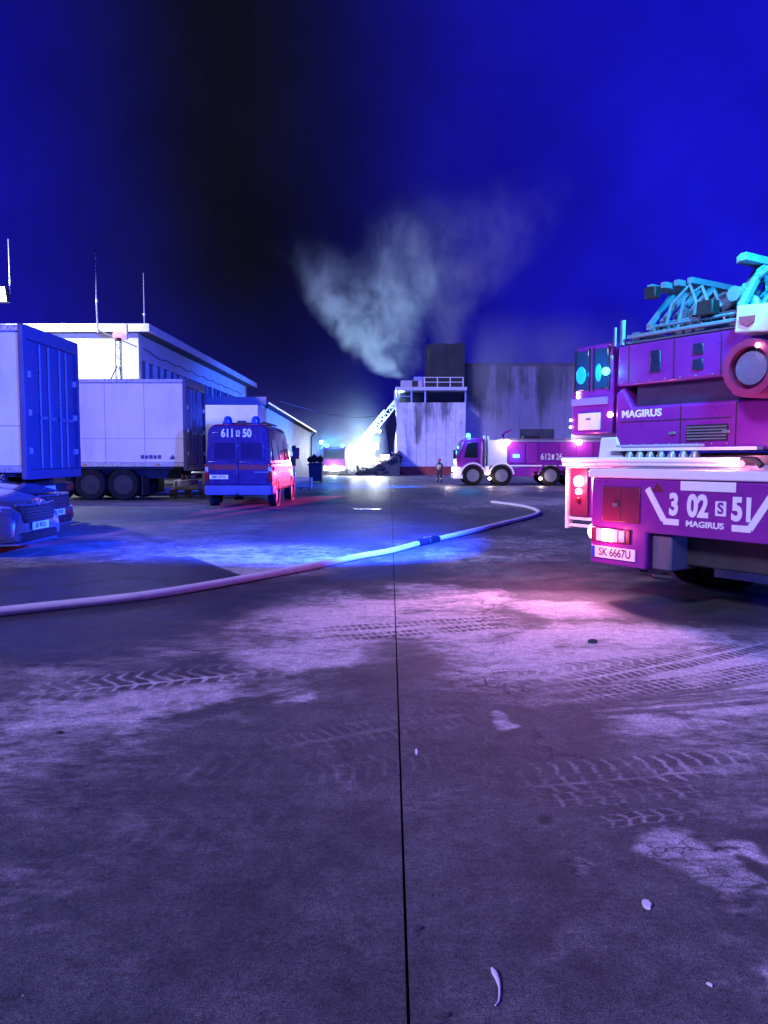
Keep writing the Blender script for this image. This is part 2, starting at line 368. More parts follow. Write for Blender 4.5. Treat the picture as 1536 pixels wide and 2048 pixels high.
def yrows():
    ys, y = [-8.0, -4.0, 0.0, 1.0, 1.6], 1.6
    while y < 130:
        y += min(max(.009, .62 * y * y / 1078), 1.2 if y < 60 else 6); ys.append(y)
    return ys
def slab(x0, x1, fine):
    def grade(a, b, step): return list(np.linspace(a, b, max(2, int(abs(b - a) / step) + 1)))
    if fine:
        xs = sorted(set([round(v, 5) for v in (grade(x0, x1, .0105))]))
        yy = yrows()
    else: xs = grade(x0, x1, .5); yy = [-8, 0] + [4 + .5 * i for i in range(112)] + [66, 75, 95, 131]
    X, Y = np.meshgrid(np.array(xs), np.array(yy)); nr, nc = X.shape
    t = np.clip((Y - 24) / 26, 0, 1); Z = -.46 * t * t * (3 - 2 * t)
    du, we, da, ck = wear(X, Y)
    co = np.stack([X, Y, Z], -1).reshape(-1, 3); idx = np.arange(nr * nc).reshape(nr, nc)
    q = np.stack([idx[:-1, :-1], idx[:-1, 1:], idx[1:, 1:], idx[1:, :-1]], -1).reshape(-1, 4)
    # rim so that the slab has a real edge at the joint
    k = nr * nc; el, er = idx[:, 0], idx[:, -1]
    low = np.concatenate([co[el], co[er]]); low[:, 2] -= .045; co = np.concatenate([co, low])
    il = np.arange(k, k + nr); ir = np.arange(k + nr, k + 2 * nr)
    q = np.concatenate([q, np.stack([el[:-1], el[1:], il[1:], il[:-1]], -1), np.stack([er[1:], er[:-1], ir[:-1], ir[1:]], -1)])
    me = bpy.data.meshes.new('concrete_slab'); me.vertices.add(len(co)); me.vertices.foreach_set('co', co.astype(np.float32).ravel())
    me.loops.add(len(q) * 4); me.loops.foreach_set('vertex_index', q.astype(np.int32).ravel())
    me.polygons.add(len(q)); me.polygons.foreach_set('loop_start', (np.arange(len(q)) * 4).astype(np.int32)); me.update(calc_edges=True); me.polygons.foreach_set('use_smooth', np.zeros(len(q), dtype=bool))
    def ext(a): return np.concatenate([a.ravel(), a[:, 0], a[:, -1]])
    at_ = me.attributes.new('wear', 'FLOAT_VECTOR', 'POINT'); at_.data.foreach_set('vector', np.stack([ext(du), ext(we), ext(da)], -1).astype(np.float32).ravel())
    a2 = me.attributes.new('crack', 'FLOAT', 'POINT'); a2.data.foreach_set('value', ext(ck).astype(np.float32))
    me.materials.append(gmat)
    o = bpy.data.objects.new('concrete_slab', me); col.objects.link(o); o.parent = g
    return o
xj = gnd(806, 1700).x
for x0, x1, fi in ((-40, xj - 5.21, False), (xj - 5.2, xj - .0045, True), (xj + .0045, xj + 5.2, True), (xj + 5.21, 45, False)): slab(x0, x1, fi)
# ================================================================== FIRE HOSE
def hose_path(pts, n=10):
    P = [Vector((g_.x, g_.y, 0)) for g_ in (gnd(*p) for p in pts)]; out = []
    for i in range(len(P) - 1):
        p0, p1, p2_, p3 = P[max(i - 1, 0)], P[i], P[i + 1], P[min(i + 2, len(P) - 1)]
        for k in range(n):
            s = k / n
            out.append(0.5 * ((2 * p1) + (p2_ - p0) * s + (2 * p0 - 5 * p1 + 4 * p2_ - p3) * s * s + (3 * p1 - p0 - 3 * p2_ + p3) * s ** 3))
    out.append(P[-1]); return [Vector((q.x, q.y, gz(q.y) + 0.045)) for q in out]
hosew = M('hose_canvas', (0.76, 0.72, 0.70), 0.75, 0, 0.10, 6.0, bump=0.5, bs=160, dirt=0.15)
hose = thing('fire_hose', 'long pale charged fire hose curving across the wet yard, with dark coupling', 'hose', gnd(780, 1105))
off = -hose.location
def hp(pts): return [p + off for p in hose_path(pts)]
h1 = hp([(-220, 1262), (0, 1233), (250, 1205), (370, 1187), (480, 1167), (570, 1150), (650, 1134), (720, 1119), (780, 1108), (838, 1092)])
h2 = hp([(872, 1084), (940, 1068), (1010, 1050), (1060, 1037), (1078, 1028), (1060, 1019), (1030, 1013), (1000, 1009), (984, 1007)])
part('hose_section', MB().tube(h1, 0.05, 14, flat=0.86), hosew, hose)
part('hose_section', MB().tube(h2, 0.052, 14, flat=0.86), hosew, hose)
ca, cb = h1[-1], h2[0]; cd = (cb - ca)
cp = part('coupling', MB().tube([ca - cd * .12, ca + cd * .08, ca + cd * .1, ca + cd * .45, ca + cd * .46, ca + cd * .54, ca + cd * .55, ca + cd * .9, ca + cd * .92, cb + cd * .1], 0.06, 16,
     rs=[.056, .056, .064, .064, .076, .076, .064, .064, .056, .056]), black, hose)
for k in range(4):
    c0 = ca + cd * (0.3 + 0.12 * k) + Vector((0, 0, 0.066)); part('lug', MB().bar(c0 - cd * .03, c0 + cd * .03, 0.02, 0.02), alu, cp)
# ================================================================== BUILDINGS ON THE LEFT
stucco = M('white_render', (0.72, 0.72, 0.70), 0.85, 0, 0.06, 0.6, bump=0.3, bs=20, dirt=0.10)
sheet = M('blue_grey_sheet', (0.50, 0.54, 0.60), 0.55, 0, 0.08, 0.8, dirt=0.15)
fasc = M('fascia_metal', (0.62, 0.62, 0.64), 0.45, 0.2, 0.08, 1.0, dirt=0.1)
roofm = M('roof_felt', (0.06, 0.06, 0.07), 0.8)
hall = thing('hall_building', 'tall white hall with flat overhanging roof behind the lavender trailer', 'building', (-9.9, 30.5, 0))
HX, HL = -15.0, 23.0            # local extents
part('front_wall', B(HX, 0, 0, 0.3, -0.6, 6.25), stucco, hall)
for k in range(11):             # side cladding, one sheet at a time, with a window band high up
    y0 = 0.32 + k * 2.06
    part('wall_panel', B(-0.28, 0.0, y0, y0 + 2.04, -0.7, 4.45), sheet, hall, 0.01)
    part('wall_panel', B(-0.28, 0.0, y0, y0 + 2.04, 5.35, 6.25), sheet, hall, 0.01)
    wd = part('window', MB().box(-0.24, 0.02, y0, y0 + 0.08, 4.45, 5.35).box(-0.24, 0.02, y0 + 1.96, y0 + 2.04, 4.45, 5.35).box(-0.24, 0.02, y0 + 0.08, y0 + 1.96, 4.45, 4.52).box(-0.24, 0.02, y0 + 0.08, y0 + 1.96, 5.28, 5.35).box(-0.24, 0.0, y0 + 1.0, y0 + 1.05, 4.52, 5.28), fasc, hall)
    part('pane', B(-0.16, -0.13, y0 + 0.08, y0 + 1.96, 4.52, 5.28), glass, wd)
part('corner_trim', B(-0.32, 0.05, -0.05, 0.32, -0.6, 6.25), fasc, hall)
part('back_wall', B(HX, 0, HL - 0.3, HL, -0.7, 6.25), stucco, hall)
part('side_wall', B(HX - 0.3, HX, 0, HL, -0.7, 6.25), stucco, hall)
rf = part('roof', B(HX - 0.9, 0.55, -0.45, HL + 0.5, 6.27, 6.45), roofm, hall)
part('fascia', MB().box(HX - 0.95, 0.62, -0.52, -0.44, 6.24, 6.54).box(0.55, 0.63, -0.44, HL + 0.55, 6.24, 6.54), fasc, rf)
cbl = MB(); cbl.tube([(0.03, 0.6, 5.75)] + [(0.06, 0.6 + i * 1.1, 5.6 + (0.07 if i % 2 else -0.04)) for i in range(1, 20)], 0.018, 5)
part('cable', cbl, black, hall)
rod = thing('lightning_rod', 'thin pale lightning rod on the corner of the white hall roof', 'antenna', (-9.55, 30.3, 6.62))
part('rod', MB().tube([(0, 0, -0.15), (0, 0, 0.75), (0, 0, 1.9)], 0.02, 6, rs=[.03, .022, .014]), alu, rod)
part('clamp', MB().lathe([(.05, .28), (.05, .36)], (0, 0, 0), 'z', 10), white, rod)
# lower annex
e1 = at(521, 803, 42.0); e2 = at(621, 862, 66.0)
ann = thing('annex_building', 'low annex with pale front, gutter and downpipe beside the red van', 'building', (e1.x, 42.0, 0))
AH = e1.z; AL = 24.0; sk = (e2.x - e1.x) / AL; AH2 = e2.z
def sx_(y): return sk * y
part('front_wall', B(-9, 0, 0, 0.3, -0.6, AH - 0.15), stucco, ann)
for k in range(12):
    y0, y1 = 0.32 + k * 1.97, 0.30 + (k + 1) * 1.97
    ht = lambda y: AH - 0.15 + (AH2 - AH) * y / AL
    m = MB().loft([[(sx_(y0) - .25, y0, -.7), (sx_(y0), y0, -.7), (sx_(y1), y1, -.7), (sx_(y1) - .25, y1, -.7)], [(sx_(y0) - .25, y0, ht(y0)), (sx_(y0), y0, ht(y0)), (sx_(y1), y1, ht(y1)), (sx_(y1) - .25, y1, ht(y1))]])
    part('wall_panel', m, sheet, ann, 0.008)
part('end_wall', B(-9, sx_(AL) - .26, AL - 0.3, AL, -0.7, AH2 - 0.2), stucco, ann)
rf = part('roof', MB().loft([[(-9, -0.3, AH - .14), (0.35, -0.3, AH - .14), (0.35, -0.3, AH + .02), (-9, -0.3, AH + .3)], [(-9, AL + .3, AH2 - .1), (sx_(AL) + .35, AL + .3, AH2 - .1), (sx_(AL) + .35, AL + .3, AH2 + .06), (-9, AL + .3, AH2 + .4)]]), roofm, ann)
part('fascia', MB().box(-9, 0.36, -0.40, -0.31, AH - .22, AH + .22), fasc, rf)
part('gutter', MB().tube([(0.42, -0.3, AH - .06), (sx_(AL) + .42, AL + .2, AH2 - .04)], 0.08, 8), grey, rf)
part('downpipe', MB().tube([(0.40, 0.0, AH - .1), (0.3, 0.0, AH - .35), (0.06, 0.0, AH - .7), (0.06, 0.0, -.45)], 0.055, 8), black, ann)
part('downpipe', MB().tube([(sx_(AL) + .40, AL - .3, AH2 - .1), (sx_(AL) + .3, AL - .3, AH2 - .3), (sx_(AL) + .08, AL - .3, AH2 - .55), (sx_(AL) + .08, AL - .3, -.45)], 0.06, 8), black, ann)
# overhead wire
wa, wb = at(560, 803, 45.0), at(792, 822, 82.0)
wire = part('overhead_wire', MB().tube([wa.lerp(wb, i / 12) - Vector((0, 0, 0.8 * math.sin(math.pi * i / 12))) for i in range(13)], 0.018, 5), M('wire', (0.12, 0.12, 0.14), 0.6))
tag(wire, 'thin overhead wire strung from the annex to the burnt building', 'wire')
# floodlight mast at the left edge
fl = at(3, 592, 28.4)
mast = thing('floodlight_mast', 'yellow glowing floodlight on a mast at the left edge', 'floodlight', (fl.x - 0.35, 28.4, 0))
part('pole', MB().tube([(0, 0, -.03), (0, 0, fl.z + 0.2)], 0.07, 10, rs=[.09, .06]), grey, mast)
hd = part('lamp_head', MB().prism([(-.34, -.26), (.34, -.26), (.28, .28), (-.28, .28)], 'y', -.06, .22), black, mast, 0.01, loc=(0.35, -0.25, fl.z))
part('lamp_glass', MB().sphere((0.02, -.07, 0), .27, 18, 10, (1, .35, .9)), lampyel, hd)
part('arm', MB().tube([(0.0, 0, fl.z + 0.23), (at(20, 585, 28.4).x - mast.location.x, 0, at(20, 585, 28.4).z)], 0.022, 6), alu, mast)
q0, q1 = at(20, 587, 28.4) - mast.location, at(17, 478, 28.4) - mast.location
part('antenna_rod', MB().tube([(q0.x, 0, q0.z), (q0.x, 0, q1.z)], 0.018, 6), alu, mast)
light('floodlight_lamp', mast, (0.35, -1.0, fl.z - 0.05), (0.86, 0.98, 0.95), 2400, 0.12)
# antenna mast with red beacon
bc = at(236, 673, 28.6)
am = thing('antenna_mast', 'lattice mast with red beacon lamp, crossbar and tall whip antenna', 'mast', (bc.x, 28.6, 0))
lat = MB()
for sx in (-.11, .11): lat.tube([(sx, 0, -0.05), (sx, 0, bc.z - .1)], 0.022, 6)
lat.tube([(0, .18, -0.05), (0, .18, bc.z - .1)], 0.022, 6)
for k in range(14):
    z = 0.2 + k * 0.4
    lat.tube([(-.11, 0, z), (.11, 0, z + .2)], 0.012, 5).tube([(.11, 0, z + .2), (0, .18, z + .4)], 0.012, 5).tube([(0, .18, z), (-.11, 0, z + .2)], 0.012, 5)
part('lattice', lat, grey, am)
part('brace', MB().tube([(-.05, -.05, bc.z - 1.1), (-.28, -.3, bc.z - 1.75)], .02, 6).tube([(.05, -.05, bc.z - 1.1), (.2, -.3, bc.z - 1.75)], .02, 6), black, am)
part('beacon_base', MB().lathe([(.10, bc.z - .16), (.13, bc.z - .14), (.13, bc.z - .05)], (0, 0, 0), 'z', 14), black, am)
part('beacon', MB().lathe([(.16, bc.z - .05), (.19, bc.z + .02), (.17, bc.z + .12), (.09, bc.z + .18)], (0, 0, 0), 'z', 14), lampglass, am)
p0 = at(196, 660, 28.6) - am.location; p1 = at(274, 694, 28.6) - am.location; p2q = at(188, 500, 28.6) - am.location
part('crossbar', MB().tube([(p0.x, 0, p0.z), (p1.x, 0, p1.z)], 0.028, 6), grey, am)
wa_ = part('whip_antenna', MB().tube([(p0.x, 0, p0.z - .1), (p0.x - .03, 0, (p0.z + p2q.z) / 2 - .35), (p2q.x + .05, 0, p2q.z)], 0.03, 7, rs=[.036, .030, .016]), alu, am)
part('joint', MB().lathe([(.045, 0), (.045, .1)], (p0.x - .02, 0, p0.z + 1.0), 'z', 8), white, wa_)
pp = at(250, 664, 28.6) - am.location
part('panel_antenna', B(pp.x - .10, pp.x + .10, -.06, .06, pp.z - .28, pp.z + .28), white, am, 0.02)
light('beacon_lamp', am, (0, -0.3, bc.z + .05), (1.0, 0.1, 0.15), 3, 0.1)
# ================================================================== THE BURNT BUILDING
def soot_mat(name, base, amt, top, bot, sc=0.8):
    mt = bpy.data.materials.new(name); mt.use_nodes = True
    t = NT(mt.node_tree); b = mt.node_tree.nodes['Principled BSDF']
    p = t.new('ShaderNodeNewGeometry').outputs['Position']; x, y, z = t.sep(p)[:3]
    st = t.noise(t.comb(t.m('MULTIPLY', x, 1.0), 0.0, t.m('MULTIPLY', z, 0.12)), sc, 5, 0.62)
    st2 = t.noise(t.v('MULTIPLY', p, (1, 1, 0.55)), 0.33, 6, 0.62)
    hgt = t.lin(z, bot, top, -0.10, 0.16)
    f = t.sm(t.m('ADD', t.m('ADD', t.m('MULTIPLY', st, 0.6), t.m('MULTIPLY', st2, 0.4)), hgt), 0.53, 0.66, 0.0, amt)
    fine = t.lin(t.noise(p, 2.0, 5, 0.6), 0.3, 0.7, 0.85, 1.1)
    c = t.mix(f, (*base, 1), (0.020, 0.019, 0.020, 1)); s = t.v('SCALE', c); t.put(s.node.inputs[3], fine)
    t.put(b.inputs['Base Color'], s); b.inputs['Roughness'].default_value = 0.75
    return mt
TY = 82.0
GZ = -0.46
tx0, tx1 = at(794, 900, TY).x, at(931, 900, TY).x
zw, zs0, zs1 = at(860, 805, TY).z, at(860, 781, TY).z, at(860, 774, TY).z
zb = at(860, 933, TY).z
wallm = soot_mat('sooty_panel', (0.74, 0.73, 0.76), 0.75, zw + 3, GZ, 0.55)
hallm = soot_mat('sooty_hall_panel', (0.40, 0.37, 0.52), 0.95, at(1000, 728, TY).z - 1, 1.5, 0.35)
basem = M('red_plinth', (0.33, 0.06, 0.05), 0.8, 0, 0.2, 1.0, dirt=0.3)
burnt = M('charred_sheet', (0.035, 0.034, 0.036), 0.8, 0.1, 0.5, 0.6)
tw = thing('burnt_tower', 'pale panelled block with open top storey and charred tower, soot running down', 'building', (tx0, TY, GZ))
W = tx1 - tx0; o = lambda z: z - GZ
n = 7
for k in range(n):
    part('wall_panel', B(W * k / n + .015, W * (k + 1) / n - .015, 0, 0.15, o(zb), o(zw)), wallm, tw, 0.01)
part('plinth', B(0, W, -0.05, 0.15, 0, o(zb) - 0.003), basem, tw)
part('wall_core', B(0.02, W - .02, 0.16, 11.9, 0, o(zw) - .02), wallm, tw)
for k in range(6):
    part('side_panel', B(-0.12, 0.0, 0.16 + k * 1.95, 0.14 + (k + 1) * 1.95, 0, o(zw)), wallm, tw, 0.01)
part('storey_back', B(0.3, W - .3, 2.2, 2.4, o(zw), o(zs0)), burnt, tw)
pm = at(988 - 0, 800, TY)
for fx in (0.0, 0.2, 0.40, 0.985):
    part('post', B(W * fx, W * fx + .14, 0.05, 0.2, o(zw), o(zs0)), alu, tw)
part('storey_rail', B(0.14, W * .2, .1, .15, o((zw + zs0) / 2), o((zw + zs0) / 2) + .06), alu, tw)
part('slab', B(-.15, W + .1, -0.2, 11.5, o(zs0), o(zs1)), fasc, tw, 0.02)
bx0, bx1 = at(802, 760, TY).x - tx0, at(846, 760, TY).x - tx0
pl = part('roof_plant', B(bx0, bx1, 1.0, 3.0, o(zs1), o(at(820, 759, TY).z)), M('plant_grey', (0.45, 0.46, 0.5), 0.6, dirt=0.3), tw, 0.03)
part('vent', B(bx0 + 1.2, bx0 + 1.8, 0.96, 1.0, o(zs1) + .15, o(zs1) + .75), burnt, pl)
zr = at(880, 755, TY).z
rx0, rx1 = at(849, 760, TY).x - tx0, at(926, 760, TY).x - tx0
rl = MB()
for k in range(4):
    x = rx0 + (rx1 - rx0) * k / 3; rl.box(x - .05, x + .05, -.12, -.04, o(zs1), o(zr) + .02)
part('railing_post', rl, white, tw)
for hh in (0.5, 1.0):
    part('railing_bar', MB().tube([(rx0, -.08, o(zs1) + (zr - zs1) * hh), (rx1, -.08, o(zs1) + (zr - zs1) * hh)], 0.045, 6), white, tw)
ux0, ux1, uz = at(858, 700, TY + 1).x - tx0, at(930, 700, TY + 1).x - tx0, at(890, 686, TY + 1).z
for k in range(4):
    part('charred_panel', B(ux0 + (ux1 - ux0) * k / 4 + .01, ux0 + (ux1 - ux0) * (k + 1) / 4 - .01, 1.0, 1.15, o(zs1), o(uz) - random.random() * .12), burnt, tw, 0.01)
part('tower_core', B(ux0 + .05, ux1 - .02, 1.17, 6.0, o(zs1), o(uz) - .2), burnt, tw)
part('duct', B(ux0 - .42, ux0 - .12, 1.0, 1.4, o(zs1), o(uz) - .15), burnt, tw, 0.02)
part('edge_column', B(-.30, -.13, -0.12, 0.10, 0, o(zs0)), white, tw)
# long hall to the right
hx0, hx1, hz = tx1 + .05, at(1330, 800, TY + 2).x, at(1000, 731, TY + 2).z
rh = thing('burnt_hall', 'long soot-streaked hall wall behind the red tanker', 'building', (hx0, TY + 2, GZ))
HW = hx1 - hx0; n = 18
for k in range(n):
    part('wall_panel', B(HW * k / n + .012, HW * (k + 1) / n - .012, 0, 0.15, 0.0, o(hz) - (0.0 if k % 5 else .03)), hallm, rh, 0.01)
part('wall_core', B(0.02, HW, 0.17, 20, 0, o(hz) - .1), hallm, rh)
part('parapet', B(-.02, HW + .1, -.05, .3, o(hz) + .003, o(hz) + .25), burnt, rh)
dx0, dx1 = at(1040, 880, TY + 1.9).x - hx0, at(1108, 880, TY + 1.9).x - hx0
dd = part('loading_door', B(dx0, dx1, -.06, -.003, 0, o(at(1080, 858, TY + 1.9).z)), burnt, rh)
for k in range(9): part('door_slat', B(dx0 + .05, dx1 - .05, -.09, -.063, .1 + k * .5, .55 + k * .5), chassis, dd)
# collapsed cladding, debris
dsheet = M('torn_cladding', (0.045, 0.05, 0.06), 0.6, 0.3, 0.3, 1.0)
def ragged(pts, Y, th, name, label, mt):
    q = [at(px, py, Y + dy) for px, py, dy in pts]; c = sum(q, Vector()) / len(q); ob = thing(name, label, 'debris', (q[0].x, q[0].y, GZ))
    m = MB().loft([[v - ob.location for v in q], [v - ob.location + Vector((0.05, th, 0)) for v in q]])
    part('sheet', m, mt, ob, smooth=0); return ob
tp = ragged([(789, 818, 0), (793, 850, -.1), (790, 870, -.3), (786, 890, -.6), (779, 912, -.9), (775, 880, -1.4), (770, 852, -1.6), (778, 838, -.8), (783, 826, -.4)], TY - 1.0, 0.12, 'torn_panel', 'dark torn cladding panel hanging off the tower corner', dsheet)
hm = MB(); random.seed(3)
hc = gnd(757, 951)
for k in range(150):
    u = random.random() ** 0.7; x = -4.2 + 6.8 * random.random(); top = 0.25 + 2.0 * max(0, min(1, (x + 2.6) / 4.6)) ** 1.5
    z = random.random() * top; y = random.uniform(-1.0, 2.2)
    L, wd = random.uniform(.35, 1.5), random.uniform(.06, .5)
    a = Vector((random.uniform(-1, 1), random.uniform(-.6, .6), random.uniform(-.5, .8))).normalized() * L / 2
    hm.bar(Vector((x, y, z + .1)) - a, Vector((x, y, z + .1)) + a, wd, random.uniform(.03, .12))
heap = thing('debris_heap', 'dark sloping heap of collapsed cladding at the foot of the tower', 'debris', (at(757, 951, 81).x, TY - 2.0, GZ))
hp_ = part('rubble', hm, dsheet, heap, smooth=0); hp_['kind'] = 'stuff'
ramp = MB().loft([[(-4.0, -.9, -.0), (2.2, -1.0, -.0), (2.2, -.6, 2.6), (1.2, -.7, 1.7), (-1.2, -.6, .55)], [(-4.0, 2.2, -.0), (2.2, 2.2, -.0), (2.2, 2.2, 2.6), (1.2, 2.2, 1.7), (-1.2, 2.2, .5)]])
part('fallen_sheet', ramp, dsheet, heap, smooth=0)
# ------------------------------------------------ turntable ladder working at the tower
LT = thing('aerial_ladder_truck', 'floodlit turntable ladder truck with raised lattice ladder against the tower', 'fire engine', (at(700, 930, 86).x, 86.0, GZ))
lt = LT.location
la, lb = at(716, 906, 86) - lt, at(832, 764, 84.5) - lt
def truss(mb, a, b_, wd, ht, r, nseg):
    a, b_ = Vector(a), Vector(b_); d = (b_ - a).normalized(); s = Vector((0, 1, 0)); u = s.cross(d).normalized()
    if u.z < 0: u = -u
    cs = [a + s * wd * i + u * ht * j for i in (-.5, .5) for j in (0, 1)]
    for c in cs: mb.bar(c, c + (b_ - a), r)
    for k in range(nseg):
        for side in (-.5, .5):
            p = a + (b_ - a) * (k / nseg) + s * wd * side; q_ = a + (b_ - a) * ((k + 1) / nseg) + s * wd * side
            if k % 2: mb.bar(p + u * ht, q_, r * .7)
            else: mb.bar(p, q_ + u * ht, r * .7)
        p = a + (b_ - a) * (k / nseg); mb.bar(p - s * wd / 2, p + s * wd / 2, r * .7)
    return mb
dl = lb - la
ldg = M('far_ladder_grey', (.16, .17, .18), .5, .2)
part('ladder_section', truss(MB(), la, la + dl * .55, 1.0, .75, .09, 14), ldg, LT)
part('ladder_section', truss(MB(), la + dl * .25, la + dl * .8, .8, .55, .07, 14), ldg, LT)
part('ladder_section', truss(MB(), la + dl * .6, lb, .6, .4, .06, 12), ldg, LT)
part('cage', MB().box(lb.x - .3, lb.x + 1.0, lb.y - .6, lb.y + .6, lb.z - .5, lb.z - .42).box(lb.x - .3, lb.x + 1.0, lb.y - .6, lb.y - .55, lb.z - .5, lb.z + .5).box(lb.x - .3, lb.x - .25, lb.y - .6, lb.y + .6, lb.z - .5, lb.z + .5), alu, LT)
part('chassis', B(-3.6, 3.2, -1.1, 1.1, .55, 1.0), chassis, LT, 0.03)
part('body', B(-1.6, 3.2, -1.2, 1.2, 1.0, 1.9), red, LT, 0.05)
cb_ = part('cab', MB().prism([(-3.8, .6), (-1.8, .6), (-1.8, 3.0), (-3.3, 3.0), (-3.75, 1.9)], 'y', -1.2, 1.2), red, LT, 0.08)
part('windscreen', MB().loft([[(-3.80, -1.05, 1.95), (-3.80, 1.05, 1.95), (-3.38, 1.0, 2.85), (-3.38, -1.0, 2.85)], [(-3.74, -1.05, 1.95), (-3.74, 1.05, 1.95), (-3.32, 1.0, 2.85), (-3.32, -1.0, 2.85)]]), glass, cb_)
part('side_window', B(-3.2, -2.2, -1.22, -1.19, 1.95, 2.75), glass, cb_)
part('turntable', MB().lathe([(.9, 1.9), (.9, 2.05), (.6, 2.1), (.6, 2.6)], (0.5, 0, 0), 'z', 18), grey, LT)
def wheel(par, c, r, wd, axis='y', rimm=None, tyrem=None, n=24, outer=-1):
    h = wd / 2
    pr = [(r * .62, -h), (r * .93, -h), (r, -h * .8), (r * 1.0, h * .8), (r * .93, h), (r * .62, h)]
    wl = part('wheel', MB().lathe(pr, (0, 0, 0), axis, n, True), tyrem or rubber, par, loc=c)
    rp = [(r * .615, outer * h * .95), (r * .55, outer * h * .9), (r * .52, outer * h * .45), (r * .30, outer * h * .4), (r * .26, outer * h * .95), (r * .12, outer * h * 1.0)]
    part('rim', MB().lathe(rp, (0, 0, 0), axis, n), rimm or darkrim, wl)
    return wl
for wx in (-2.8, 1.0, 2.3):
    for sy in (-1, 1): wheel(LT, (wx, sy * 1.02, .5), .5, .34, outer=sy)
for s_, (px, py, pw) in enumerate([(678, 905, 700)]):
    q_ = at(px, py, 84.6) - lt
    bcn = part('beacon', MB().lathe([(.16, 0), (.2, .05), (.18, .3), (.08, .38)], (-2.6, -.6, 3.0), 'z', 12), lampblue, LT)
part('beacon', MB().lathe([(.16, 0), (.2, .05), (.18, .3), (.08, .38)], (-2.6, .7, 3.0), 'z', 12), lampblue, LT)
light('beacon_lamp', LT, (-2.7, -1.6, 3.3), (0.03, 0.45, 1.0), 900, 0.3)
for sy in (-.85, .85):
    part('headlamp', MB().lathe([(.16, -3.86), (.16, -3.78)], (0, sy, .95), 'x', 12), lampwhite, LT)
q_ = at(758, 862, 85.2) - lt
part('ladder_lamp', MB().sphere(q_, .2, 10, 6), lampwhite, LT)
# ------------------------------------------------ floodlights on tripods at the fire ground
def flood(px, py, Y, label, power, aim, r=0.34):
    p = at(px, py, Y); ob = thing('tripod_floodlight', label, 'floodlight', (p.x, Y, gz(Y)), group='tripod floodlights at the fire')
    h = p.z - gz(Y)
    for k in range(3):
        a = 2 * math.pi * k / 3
        part('leg', MB().tube([(.7 * math.cos(a), .7 * math.sin(a), 0.0), (0, 0, h * .55)], .03, 6), grey, ob)
    part('pole', MB().tube([(0, 0, h * .4), (0, 0, h)], .035, 6), grey, ob)
    hd_ = part('lamp_head', B(-.5, .5, -.06, .12, h - .3, h + .3), black, ob, .02)
    part('lamp_glass', B(-.46, .46, -.075, -.062, h - .26, h + .26), lampwhite, hd_)
    light('floodlight_spill', ob, (0, -.6, h), (0.85, 0.93, 1.0), power * .30, r)
    light('floodlight_lamp', ob, (0, -.5, h), (0.40, 0.70, 1.0), power * 3.0, r, 'SPOT', aim=aim or (0, -12, 3.5), spot=R(110))
    return ob
flood(640, 915, 88, 'leftmost tripod floodlight glaring beyond the dark bin', 2500, (14, 3, 12))
flood(712, 912, 84, 'tripod floodlight glaring beside the ladder truck', 5000, (7, 4, 12))
flood(748, 893, 83.5, 'high tripod floodlight glaring below the raised ladder', 8000, (1, 6, 16))
flood(770, 915, 82.8, 'tripod floodlight glaring behind the debris heap', 3000, (-2, 5, 12))
# a fire engine facing us in the glare
FE = thing('distant_fire_engine', 'fire engine with blue beacons facing us in the white glare', 'fire engine', (at(668, 945, 80).x, 80, GZ))
part('body', B(-1.25, 1.25, 1.6, 6.5, .6, 3.0), red, FE, .06)
cb_ = part('cab', MB().prism([(0, .5), (1.58, .5), (1.58, 2.9), (.35, 2.9), (.03, 1.7)], 'x', -1.2, 1.2), red, FE, .06)
part('windscreen', MB().loft([[(-1.1, -.01, 1.72), (1.1, -.01, 1.72), (1.05, .29, 2.75), (-1.05, .29, 2.75)], [(-1.1, .04, 1.72), (1.1, .04, 1.72), (1.05, .35, 2.75), (-1.05, .35, 2.75)]]), glass, cb_)
part('bumper', B(-1.25, 1.25, -.12, .05, .45, .95), white, FE, .03)
for sx in (-1, 1):
    part('headlamp', MB().lathe([(.15, -.15), (.15, -.11)], (sx * .9, 0, .8), 'y', 12), lampwhite, FE)
    part('beacon', MB().lathe([(.15, 0), (.18, .05), (.16, .28), (.07, .34)], (sx * .8, .8, 2.93), 'z', 12), lampblue, FE)
    for wy in (.9, 4.8): wheel(FE, (sx * 1.05, wy, .5), .5, .34, 'x', outer=sx)
light('beacon_lamp', FE, (0, -.3, 3.6), (0.02, 0.4, 1.0), 500, .25)
light('headlamp_lamp', FE, (0, -.6, .8), (1, 1, 1), 250, .2)
# small lamp post far away
dp = at(643, 886, 120)
lp = thing('street_lamp', 'tiny distant street lamp point in the smoke glow', 'street lamp', (dp.x, 120, GZ))
part('pole', MB().tube([(0, 0, 0), (0, 0, dp.z - GZ)], .09, 8), grey, lp); part('lamp', MB().sphere((0, -.1, dp.z - GZ + .1), .28, 10, 6), lampwhite, lp)
